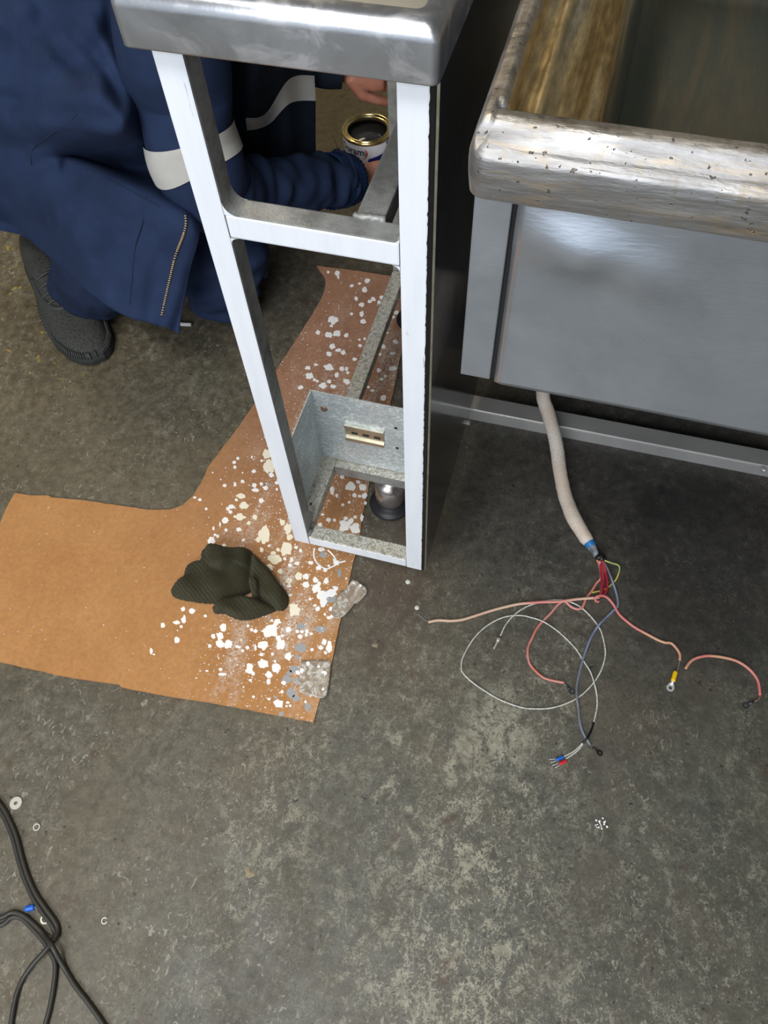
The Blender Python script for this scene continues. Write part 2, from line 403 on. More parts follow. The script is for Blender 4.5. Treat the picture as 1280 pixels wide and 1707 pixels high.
def knitcuff():
    n = N('ribbed_navy_knit', (.012, .028, .075), .95, spec=.1); n.col(n.ramp(n.noise(n.pos(), 50, 3), [(.3, (.008, .020, .055)), (.7, (.018, .042, .11))])); return n.m
M['cuff'] = knitcuff()
M['band'] = cloth('silver_reflective_tape', (.50, .49, .46), .10, .55, 0, 1400, .1)
def skin():
    n = N('skin', rough=.5); p = n.pos()
    n.col(n.ramp(n.noise(p, 22, 4), [(.3, (.34, .125, .075)), (.7, (.48, .21, .14))]))
    n.b.inputs['Subsurface Weight'].default_value = .08; n.b.inputs['Subsurface Radius'].default_value = (.01, .004, .002)
    n.bump(n.noise(p, 140, 4), .3, .0008); return n.m
M['skin'] = skin()
M['hair'] = cloth('short_dark_hair', (.02, .016, .013), .3, .8, .1, 600, .8)
M['eye'] = plain('eye', (.6, .6, .58), .2); M['iris'] = plain('iris', (.03, .02, .015), .2); M['lip'] = plain('lip', (.30, .10, .08), .5)
def shoe_m():
    n = N('charcoal_mesh_fabric', rough=.8); p = n.pos(); v = n.vor(p, 260)
    n.col(n.ramp(v, [(.15, (.006, .007, .006)), (.45, (.040, .041, .036))])); n.bump(v, .8, .001); return n.m
M['shoe'] = shoe_m()
M['sole'] = plain('dark_rubber', (.022, .023, .022), .7)
M['shoe2'] = plain('charcoal_overlay', (.038, .040, .038), .6)
def rag():
    n = N('olive_rib_knit', (.03, .028, .014), .95, spec=.05); p = n.pos((1, 1, 1), (0, 0, -.95))
    wv = n.wave(p, 165, 1.6, 2, 3); nz = n.noise(n.pos(), 420, 3, .7)
    c = n.ramp(wv, [(.15, (.020, .018, .009)), (.7, (.075, .070, .038))])
    c = n.mix(.5, c, n.ramp(nz, [(.3, .25), (.7, .75)]), 'OVERLAY')
    n.col(c); n.b.inputs['Sheen Weight'].default_value = .08
    n.bump(n.math('ADD', wv, nz), .8, .0016); return n.m
M['rag'] = rag()
def sleeve():
    n = N('woven_glass_sleeving', rough=.85); p = n.pos(); nz = n.noise(p, 520, 3, .6)
    st = n.ramp(n.noise(n.pos((1, 1, .4)), 18, 5), [(.42, 0), (.62, 1)])
    c = n.ramp(nz, [(.35, (.56, .49, .42)), (.6, (.74, .69, .62))]); c = n.mix(n.math('MULTIPLY', st, .45), c, (.50, .36, .25))
    n.col(c); n.bump(nz, .6, .0008); return n.m
M['sleeve'] = sleeve()
def wire(name, a, b, sc=18, th=.5):
    n = N(name, rough=.45); n.col(n.ramp(n.noise(n.pos(), sc, 3, .5), [(th-.08, a), (th+.08, b)])); return n.m
M['pink'] = wire('dirty_pink_silicone', (.58, .17, .16), (.56, .34, .20), 14, .52)
M['pale_pink'] = wire('scorched_pink_silicone', (.60, .42, .30), (.62, .22, .20), 9, .60)
M['orange'] = wire('orange_pink_silicone', (.55, .14, .075), (.58, .25, .22), 16)
M['red'] = wire('crimson_silicone', (.30, .018, .035), (.42, .045, .07), 22)
M['ygreen'] = wire('yellow_green_insulation', (.60, .50, .10), (.10, .38, .20), 60)
M['blue'] = wire('blue_grey_insulation', (.17, .17, .18), (.19, .23, .36), 6, .5)
M['braid'] = wire('braided_steel_cable', (.42, .42, .38), (.62, .62, .57), 300)
M['whitewire'] = plain('white_insulation', (.62, .60, .55), .5)
M['bluetape'] = plain('blue_tape', (.02, .16, .42), .4)
M['greytape'] = wire('grey_tape', (.08, .09, .10), (.22, .24, .26), 120)
M['blacktape'] = plain('black_tape', (.008, .008, .008), .35)
M['crimp_y'] = plain('yellow_crimp', (.80, .50, .01), .35)
M['crimp_b'] = plain('blue_crimp', (.01, .12, .60), .35)
M['crimp_r'] = plain('red_crimp', (.65, .02, .03), .35)
M['lug'] = plain('tinned_lug', (.75, .75, .75), .3, .5)
M['tinned'] = plain('tinned_copper', (.30, .29, .27), .4, .6)
M['lugdark'] = plain('tarnished_lug', (.07, .075, .075), .45, .6)
M['rubber'] = N('black_rubber_cable', (.030, .027, .022), .5).m
def legm():
    n = N('scuffed_chrome_leg', rough=.25, metal=.9); n.col(n.ramp(n.noise(n.pos((1, 1, .5)), 45, 5), [(.3, (.22, .18, .16)), (.6, (.48, .46, .46))])); return n.m
M['leg'] = legm()
M['footp'] = plain('black_plastic_foot', (.018, .018, .022), .4)
M['brass'] = steel('zinc_yellow_steel', (.50, .48, .38), (.66, .65, .57), (.25, .4), nscale=60)
M['gold'] = steel('gold_lacquered_tin', (.66, .50, .20), (.85, .72, .38), (.18, .3), nscale=30)
M['tin_in'] = plain('drying_paint_tin_inside', (.16, .12, .07), .45, .2)
M['canpaint'] = plain('dark_wet_paint', (.035, .037, .045), .18)
M['label_w'] = plain('white_tin_label', (.72, .74, .80), .4)
M['label_b'] = plain('blue_tin_label', (.02, .03, .20), .4)
M['ink'] = plain('navy_ink', (.02, .025, .09), .4)
M['ink_r'] = plain('red_ink', (.65, .04, .03), .4); M['ink_g'] = plain('green_ink', (.02, .30, .20), .4)
M['plastic_w'] = plain('white_nylon', (.80, .81, .82), .4)
M['black'] = plain('black_pedestal', (.012, .012, .014), .5)
M['hole'] = plain('punched_hole_shadow_gap', (.02, .02, .02), .8)
M['screwm'] = plain('rusty_screw', (.30, .20, .14), .5, .6)
M['zipm'] = plain('brass_zip_teeth', (.72, .55, .30), .35, .8)
M['washer'] = plain('dull_zinc', (.62, .60, .52), .45, .5)
M['chip'] = plain('pale_paint_chip', (.62, .61, .56), .6)

# ================================================================== THE SETTING
X0, X1, Y0, Y1, ZC = -2.6, 2.4, -2.9, 2.6, 2.72
bm = bmesh.new(); box(bm, X0, X1, Y0-1.2, Y1, FZ-.1, FZ); tag(obj('floor', bm, M['floor']), kind='structure')
bm = bmesh.new(); box(bm, X0, X1, Y1, Y1+.1, FZ, ZC); tag(obj('wall_back', bm, M['wall']), kind='structure')
bm = bmesh.new(); box(bm, X0-.1, X0, Y0, Y1, FZ, ZC); tag(obj('wall_left', bm, M['wall']), kind='structure')
bm = bmesh.new(); box(bm, X1, X1+.1, Y0, Y1, FZ, ZC); tag(obj('wall_right', bm, M['wall']), kind='structure')
bm = bmesh.new(); box(bm, X0, X1, Y0, Y1, ZC, ZC+.1); tag(obj('ceiling', bm, M['wall']), kind='structure')

# ================================================================== BENCH
T = .025; W = .208; D = .620; ZA = .770; ZB = .625
bench = empty('bench', (-.1, .3, FZ), 'narrow open-frame stainless-topped bench with white-painted front posts and rails', 'bench')
def member(name, dims, bev=.0022, front='white', other='grey', label=None, wob=0):
    bm = bmesh.new(); box(bm, *dims, bev=bev)
    bm.normal_update()
    for f in bm.faces: f.material_index = 0 if f.normal.y < -.75 else 1
    return obj(name, bm, [M[front], M[other]], bench, label=label)
member('post', (-T, 0, 0, T, 0, ZA), label='right white-painted front post'); member('post', (-W, -W+T, 0, T, 0, ZA), label='left white-painted front post')
for xx, ww in ((-W, T), (-.010, .010)): member('post', (xx, xx+ww, D-T, D, 0, ZA), front='grey')
member('cross_rail', (-W+T, -T, .0004, T-.0004, ZB-T, ZB), label='white-fronted middle cross rail')
member('cross_rail', (-W+T, -T, .0004, T-.0004, .0005, T-.002), other='drip', label='white-fronted bottom cross rail spattered on top')
member('cross_rail', (-W+T, -T, .136, .161, 0, T-.001), front='grey', other='drip', label='short bottom cross rail under the bracket')
member('cross_rail', (-W+T, -T, D-T, D, 0, T), front='grey')
member('cross_rail', (-W+T, -T, D-T, D, ZB-T, ZB), front='grey')
member('side_rail', (-W, -W+T, T, D-T, 0, T-.0005), front='grey', other='drip', label='lower left side rail covered in paint drips')
member('side_rail', (-T, 0, T, D-T, 0, T-.0005), front='grey', other='grey')
member('middle_rail', (-.0715, -.0455, T-.002, D-T, ZB-T, ZB-.0005), front='grey', other='grey', label='grey rail running back from the middle cross rail')
# weld beads where the tubes meet
for (a, b) in (((-W+T, .003, ZB+.001), (-W+T, T, ZB+.001)), ((-.073, T+.001, ZB), (-.044, T+.001, ZB)), ((-W+T, .004, T), (-W+T, T, T)), ((-T-.001, .003, ZB), (-T-.001, T, ZB))):
    bm = bmesh.new(); pts = [V(a).lerp(V(b), i/10)+V((rnd.uniform(-.0008, .0008),)*3) for i in range(11)]
    tube(bm, pts, [.0032+rnd.uniform(-.0008, .0012) for _ in pts], 8); obj('weld_bead', bm, M['grey'], bench, True)
# corner gussets (rounded fillets)
def fillet(x, z, sx, sz, r=.013):
    bm = bmesh.new(); pts = [(x, z)]+[(x+sx*r*(1-math.sin(a)), z+sz*r*(1-math.cos(a))) for a in (math.pi/2*k/6 for k in range(7))]
    f = [bm.verts.new((p[0], .0004, p[1])) for p in pts]; b = [bm.verts.new((p[0], T-.001, p[1])) for p in pts]
    n = len(pts); bm.faces.new(f); bm.faces.new(b[::-1])
    for k in range(n): bm.faces.new((f[k], b[k], b[(k+1) % n], f[(k+1) % n]))
    bmesh.ops.recalc_face_normals(bm, faces=list(bm.faces)); bm.normal_update()
    for q in bm.faces: q.material_index = 0 if q.normal.y < -.75 else 1
    obj('corner_weld', bm, [M['white'], M['grey']], bench)
fillet(-W+T, ZB, 1, 1); fillet(-W+T, ZB-T, 1, -1, .007); fillet(-T, ZB-T, -1, -1, .007); fillet(-T, ZB, -1, 1, .006)
# worktop: rolled sheet with turned-down edge
def worktop():
    x0, x1, y0, y1 = -.2225, .0075, -.0125, .64; zt, zb, r = .8105, .7705, .0135
    sec = [(0, zb)]+[(0, zb+.001), (0, zt-r)]+[(r*(1-math.cos(a)), zt-r+r*math.sin(a)) for a in (math.pi/2*k/8 for k in range(1, 9))]
    bm = bmesh.new(); rings = []
    for ins, z in [(.004, zb+.0), (.0, zb)]+sec[1:]+[(.03, zt), (.08, zt-.0003)]:
        rc = .006; ring = []
        for cx, cy, a0 in ((x1-ins-rc, y0+ins+rc, -90), (x1-ins-rc, y1-ins-rc, 0), (x0+ins+rc, y1-ins-rc, 90), (x0+ins+rc, y0+ins+rc, 180)):
            for k in range(5):
                a = math.radians(a0+22.5*k); ring.append(bm.verts.new((cx+rc*math.cos(a), cy+rc*math.sin(a), z)))
        rings.append(ring)
    n = len(rings[0])
    for i in range(len(rings)-1):
        for k in range(n):
            f = bm.faces.new((rings[i][k], rings[i][(k+1) % n], rings[i+1][(k+1) % n], rings[i+1][k])); f.smooth = True
            f.material_index = 1 if i >= 11 else 0
    bm.faces.new(rings[-1]).material_index = 1; bm.faces.new(rings[0][::-1])
    return bm
obj('worktop', worktop(), [M['apron'], M['top']], bench, label='dull stainless worktop with scratched turned-down front edge')
bx('side_panel', (.0035, .0055, .0035, .70, .001, .7700), M['mirror'], bench, label='dark polished stainless side panel')
bm = bmesh.new(); box(bm, .0034, .0056, .0024, .0036, .001, .7700); obj('panel_edge', bm, M['brass'], bench)
bm = bmesh.new(); zs_ = [.003+.0016*i for i in range(478)]; prevv = None  # black strip painted in for the shaded gap between post and panel
for z in zs_:
    e_ = -.0006-.0010*abs(noise.noise(V((0, 0, z*45))))-.0012*max(0, noise.noise(V((3, 0, z*210))))
    vv = [bm.verts.new((e_, -.0006, z)), bm.verts.new((.0030, .0012, z)), bm.verts.new((.0030, .006, z)), bm.verts.new((e_, .002, z))]
    if prevv:
        for k in range(4): bm.faces.new((prevv[k], prevv[(k+1) % 4], vv[(k+1) % 4], vv[k]))
    prevv = vv
bmesh.ops.recalc_face_normals(bm, faces=list(bm.faces))
obj('gap_shade', bm, M['blacktape'], bench, label='ragged black strip standing in for the shaded gap along the right post')
# adjustable feet
for (fx, fy, fr_) in ((-.093, .150, .037), (-.160, .575, .037), (.0, .598, .028)):
    bm = bmesh.new(); lathe(bm, (fx, fy, FZ), [(0.0, .0005), (fr_*.95, .0005), (fr_, .003), (fr_*.97, .006), (fr_*.88, .007), (.027, .009), (.0265, .014), (0, .014)], 40)
    ft = obj('foot', bm, M['footp'], bench, True, label='black round adjustable foot')
    bm = bmesh.new(); lathe(bm, (fx, fy, FZ), [(0, .012), (.0215, .0125), (.0245, .017), (.0255, .024), (.0255, .0805), (0, .0805)], 40)
    obj('leg', bm, M['leg'], bench, True, label='short scuffed tubular leg')
# galvanised bracket
brk = obj('bracket', (lambda bm: (box(bm, -.206, -.026, .1500, .1515, .0265, .196), box(bm, -.2075, -.206, .048, .1515, .0265, .196), bm)[2])(bmesh.new()), M['galv'], bench, label='galvanised sheet bracket with a short mounting rail')
bm = bmesh.new()
prof = [(-.0, -.019), (-.003, -.019), (-.003, -.012), (-.001, -.012), (-.001, .012), (-.003, .012), (-.003, .019), (0, .019)]
cz = .113; a = [bm.verts.new((-.160, .1498+p[0]*1.6, cz+p[1])) for p in prof]; b = [bm.verts.new((-.098, .1498+p[0]*1.6, cz+p[1])) for p in prof]
for k in range(8): bm.faces.new((a[k], a[(k+1) % 8], b[(k+1) % 8], b[k]))
bm.faces.new(a[::-1]); bm.faces.new(b); bmesh.ops.recalc_face_normals(bm, faces=list(bm.faces))
obj('mounting_rail', bm, M['brass'], brk, label='zinc yellow slotted mounting rail')
bm = bmesh.new()
for k in range(3): box(bm, -.150+k*.018, -.140+k*.018, .1475, .1481, cz-.002, cz+.002)
obj('slot', bm, M['hole'], brk)
def disc_y(name, x, y, z, r, mat, parent, dep=.0012):
    bm = bmesh.new(); ang = [2*math.pi*k/20 for k in range(20)]
    a = [bm.verts.new((x+r*math.cos(t), y, z+r*math.sin(t))) for t in ang]; b = [bm.verts.new((x+r*.85*math.cos(t), y-dep, z+r*.85*math.sin(t))) for t in ang]
    for k in range(20): bm.faces.new((a[k], a[(k+1) % 20], b[(k+1) % 20], b[k]))
    bm.faces.new(b); bmesh.ops.recalc_face_normals(bm, faces=list(bm.faces)); return obj(name, bm, mat, parent)
disc_y('screw', -.190, .1500, .158, .0058, M['screwm'], brk, .002)
disc_y('hole', -.079, .1500, .146, .0028, M['hole'], brk, .0004); disc_y('hole', -.078, .1500, .094, .0028, M['hole'], brk, .0004)
bm = bmesh.new(); cyl(bm, (-.197, .058), .0022, .0022, T-.0004, T+.0002, 16); obj('hole', bm, M['hole'], bench)
# clip bolt on lower edge of side panel
c = at(773, 706, -.004)
bm = bmesh.new(); box(bm, .002, .0115, c.y-.003, c.y+.003, -.002, .004, bev=.0008); obj('edge_clip', bm, M['lug'], bench)

# cable tie hanging under the bottom rail
tie = empty('cable_tie', (-.15, .0, FZ), 'white nylon cable tie looped round the bench bottom rail', 'cable tie')
lp = [at(*p) for p in ((576, 935, -.001), (566, 938, -.004), (556, 943.5, -.006), (545, 948, -.008), (536, 945, -.010), (529, 939, -.010), (524, 930, -.008), (523, 921, -.003), (524.5, 914, .001))]
bm = bmesh.new(); tube(bm, cr(lp, 5), .0009, 8, flat=(1.3, .7)); obj('strap', bm, M['plastic_w'], tie, True)
lp = [at(*p) for p in ((562, 936, -.005), (557, 928, -.004), (551, 921, -.001), (546, 917, .001))]
bm = bmesh.new(); tube(bm, cr(lp, 5), .0009, 8, flat=(1.3, .7)); obj('strap_tail', bm, M['plastic_w'], tie, True)
c = at(561, 938, -.005); bm = bmesh.new(); box(bm, c.x-.0045, c.x+.0045, c.y-.003, c.y+.003, c.z-.002, c.z+.003, bev=.0008); obj('buckle', bm, M['plastic_w'], tie)

# ================================================================== FRYER
fr = empty('fryer', (.45, .3, FZ), 'deep stainless fryer tank with worn greasy rim beside the bench', 'fryer')
FX0, FY0, FX1, FY1 = .0425, -.0815, .90, .66
def zprof_left(d):   # height against the distance from the left outer edge
    k = [(0, .775), (.002, .785), (.006, .792), (.010, .793), (.0135, .7935), (.017, .789), (.021, .7795), (.026, .778), (.030, .7795), (.033, .783), (.036, .7835), (.040, .779), (.046, .7765), (.056, .7755), (.066, .7750), (.072, .7735), (.076, .768), (.079, .750), (.082, .700), (.090, .60), (.12, .56), (2, .56)]
    for (a, za), (b, zb) in zip(k, k[1:]):
        if d <= b: t = (d-a)/(b-a); t = t*t*(3-2*t); return za+(zb-za)*t
    return .56
def zprof_front(d):
    k = [(0, .775), (.004, .7785), (.011, .785), (.0135, .7895), (.0175, .7915), (.022, .7915), (.0245, .789), (.027, .7760), (.034, .770), (.037, .750), (.040, .60), (.060, .56), (2, .56)]
    for (a, za), (b, zb) in zip(k, k[1:]):
        if d <= b: t = (d-a)/(b-a); t = t*t*(3-2*t); return za+(zb-za)*t
    return .56
xs = sorted(set([0, .001]+[i*.0015 for i in range(1, 66)]+[.1+.01*i for i in range(0, 71)]+[.812, .818, .824, .8275, .83+.0275]))
xs = [x for x in xs if x <= .8575]
ys = sorted(set([0, .001]+[i*.0015 for i in range(1, 45)]+[.068+.012*i for i in range(0, 56)]+[.7415]))
bm = bmesh.new(); g = []
for y in ys:
    row = []
    for x in xs:
        dl = x; df = y; dr = .8575-x; db = .7415-y
        # rounded outer corner
        ox, oy = 0, 0
        za = zprof_left(dl); zb = zprof_front(df)
        q1 = .072+.020-dl; q2 = .031+.020-df
        if q1 > 0 and q2 > 0: sd_ = .020-math.hypot(q1, q2)
        else: sd_ = min(dl-.072, df-.031)
        sd_ = min(sd_, dr-.03, db-.03)
        if dl < .012: z = min(za, zb) if df < .0135 else za
        elif df < .0265: z = zb
        else:
            base_ = za if dl < .070 else .7750
            if df < .031: t = (df-.0265)/.0045; base_ = zb*(1-t)+base_*t if dl > .03 else za*t+zb*(1-t)
            kk_ = [(-9, 0), (-.002, 0), (0, -.0015), (.004, -.008), (.007, -.026), (.010, -.075), (.018, -.175), (.05, -.215), (9, -.215)]
            for (a_, za_), (b_, zb_) in zip(kk_, kk_[1:]):
                if sd_ <= b_: t = (sd_-a_)/(b_-a_); break
            z = base_+za_+(zb_-za_)*t
        if dr < .02: z = max(z, .79)
        if db < .02: z = max(z, .79)
        X = FX0+x; Y = FY0+y
        # bent, hammered corner
        rc = .012
        if x < rc and y < rc:
            dx, dy = rc-x, rc-y; L = max(dx, dy)
            q = math.hypot(dx, dy)
            if q > 1e-9: s = L/q; X = FX0+rc-dx*s; Y = FY0+rc-dy*s
        z += .0006*noise.noise(V((X*35, Y*35, 0)))
        row.append(bm.verts.new((X, Y, z)))
    g.append(row)
for j in range(len(ys)-1):
    for i in range(len(xs)-1):
        f = bm.faces.new((g[j][i], g[j][i+1], g[j+1][i+1], g[j+1][i])); f.smooth = True
        cx = xs[i]; cy = ys[j]
        f.material_index = 0 if (cy < .0245 or cx < .0165) else 1
# turned-down apron on front and left
def drop(v, dz, ins):
    return bm.verts.new((v.co.x, v.co.y, v.co.z-dz))
edge = [g[j][0] for j in range(len(ys)-1, -1, -1)]+[g[0][i] for i in range(1, len(xs))]
prev = edge
for dz, off in ((.003, -.0010), (.010, -.0012), (.018, -.0010), (.0275, -.0002), (.0305, .0004)):
    nxt = []
    for v in edge:
        n_ = V((-1 if abs(v.co.x-FX0) < .006 else 0, -1 if abs(v.co.y-FY0) < .006 else 0, 0))
        if n_.length: n_.normalize()
        w_ = .0007*noise.noise(V((v.co.x*28, v.co.y*28, dz*60)))
        nxt.append(bm.verts.new((v.co.x-n_.x*(off)+n_.x*w_, v.co.y-n_.y*off+n_.y*w_, .775-dz)))
    for k in range(len(edge)-1):
        f = bm.faces.new((nxt[k], nxt[k+1], prev[k+1], prev[k])); f.smooth = True
    prev = nxt
bmesh.ops.recalc_face_normals(bm, faces=list(bm.faces))
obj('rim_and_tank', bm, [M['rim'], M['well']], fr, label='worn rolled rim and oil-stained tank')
# front sheet with dent
bm = bmesh.new(); nx, nz = 130, 50; px0, px1, pz0, pz1 = .0745, .895, .5335, .7445; g = []
dc = sight(1012, 452, 1, -.05)
for j in range(nz+1):
    row = []
    for i in range(nx+1):
        x = px0+(px1-px0)*i/nx; zz = pz0+(pz1-pz0)*j/nz
        d = math.hypot((x-dc.x)/.020, (zz-dc.z)/.024); dn = .0045*math.exp(-d*d)
        buck = .0030*math.exp(-(((x-.115)/.035)**2+((zz-.725)/.03)**2))
        y = -.050+dn+.0012*noise.noise(V((x*7, zz*5, 3)))-.0125*math.exp(-(((x-.130)/.050)**2+((zz-.690+.25*(x-.130))/.024)**2))
        if i in (0, nx): y += .002
        row.append(bm.verts.new((x, y, zz)))
    g.append(row)
for j in range(nz):
    for i in range(nx): bm.faces.new((g[j][i], g[j][i+1], g[j+1][i+1], g[j+1][i])).smooth = True
o = obj('front_panel', bm, M['panel'], fr, label='brushed stainless front sheet with a small dent'); sm = o.modifiers.new('t', 'SOLIDIFY'); sm.thickness = .0015; sm.offset = 1
bx('corner_panel', (.0435, .0700, -.0505, .0, .5360, .7445), M['panel'], fr, bev=.0012, label='narrow stainless corner strip left of the seam')
bx('seam_strip', (.0695, .0750, -.0465, -.045, .5350, .7445), M['black'], fr)
bx('side_skin', (.0445, .0460, .0005, .655, .5365, .7445), M['panel'], fr)
bx('underside', (.046, .895, -.046, .655, .5375, .5395), M['black'], fr)
bx('pedestal', (.06, .88, .52, .655, FZ, .5375), M['black'], fr, bev=.003, label='black recessed pedestal')
bx('back_skin', (.046, .895, .650, .656, .5375, .765), M['panel'], fr)
bx('right_skin', (.893, .897, -.045, .65, .54, .765), M['panel'], fr)

# folded stainless rail on the floor
rl = empty('floor_rail', (.3, .38, FZ), 'long folded stainless steel rail lying on the dark floor behind the fryer', 'rail')
bm = bmesh.new()
ra = at(781, 682, -.055); rb = at(1280, 778, -.055)
dr_ = (rb-ra); dr_.normalize(); nb = V((-dr_.y, dr_.x, 0)).normalized()
A = V((ra.x+.0015, ra.y, 0)); B = A+V((dr_.x, dr_.y, 0)).normalized()*.80
pr = [(-.003, FZ), (0, -.0580), (.0006, -.0560), (.0022, -.0550), (.030, -.0500), (.030, -.052), (.003, -.058), (.001, FZ)]
def ringp(P): return [bm.verts.new((P.x+nb.x*a, P.y+nb.y*a, z)) for a, z in pr]
r0 = ringp(A); r1 = ringp(B); n_ = len(pr)
for k in range(n_): bm.faces.new((r0[k], r0[(k+1) % n_], r1[(k+1) % n_], r1[k]))
bm.faces.new(r0[::-1]); bm.faces.new(r1); bmesh.ops.recalc_face_normals(bm, faces=list(bm.faces))
obj('angle_section', bm, M['rail'], rl)
bm = bmesh.new(); c = at(1270, 790, -.05); disc_o = cyl(bm, (at(1275, 790, -.05).x, ra.y-.004), .0035, .0035, -.06, -.052, 12); obj('fixing', bm, M['lug'], rl)

# ================================================================== CARDBOARD
outline = [(25, 822), (50, 826), (80, 826), (86, 829), (140, 834), (200, 843), (252, 850), (285, 849), (305, 842), (322, 826), (335, 806), (346, 780), (372, 745), (400, 708), (425, 672), (448, 638), (466, 607), (490, 572), (510, 540), (526, 515), (538, 492), (543, 474), (541, 462), (534, 452), (528, 443), (560, 447), (600, 452), (655, 461), (700, 466), (676, 560), (668, 592), (655, 655), (640, 720), (617, 798), (604, 862), (598, 905), (588, 940), (578, 990), (562, 1058), (552, 1108), (545, 1140), (532, 1168), (523, 1204), (440, 1188), (350, 1171), (260, 1157), (201, 1145), (199, 1141), (120, 1130), (60, 1117), (0, 1103), (-60, 1092), (-112, 1080), (-80, 1020), (-40, 945), (0, 872), (10, 848)]
cbp = [fl(a, b, .004) for a, b in outline]
cb = empty('cardboard_sheet', (sum(p.x for p in cbp)/len(cbp), sum(p.y for p in cbp)/len(cbp), FZ), 'brown paint-splattered cardboard sheet spread on the floor under the bench', 'cardboard')
bm = bmesh.new()
pl = []
for k in range(len(cbp)):
    a, b = cbp[k], cbp[(k+1) % len(cbp)]; nseg = max(1, int((b-a).length/.012))
    for i in range(nseg): q = a.lerp(b, i/nseg); pl.append(q+V((rnd.uniform(-.0005, .0005), rnd.uniform(-.0005, .0005), 0)))
prism(bm, pl, FZ+.0003, FZ+.0042)
obj('sheet', bm, M['card'], cb)

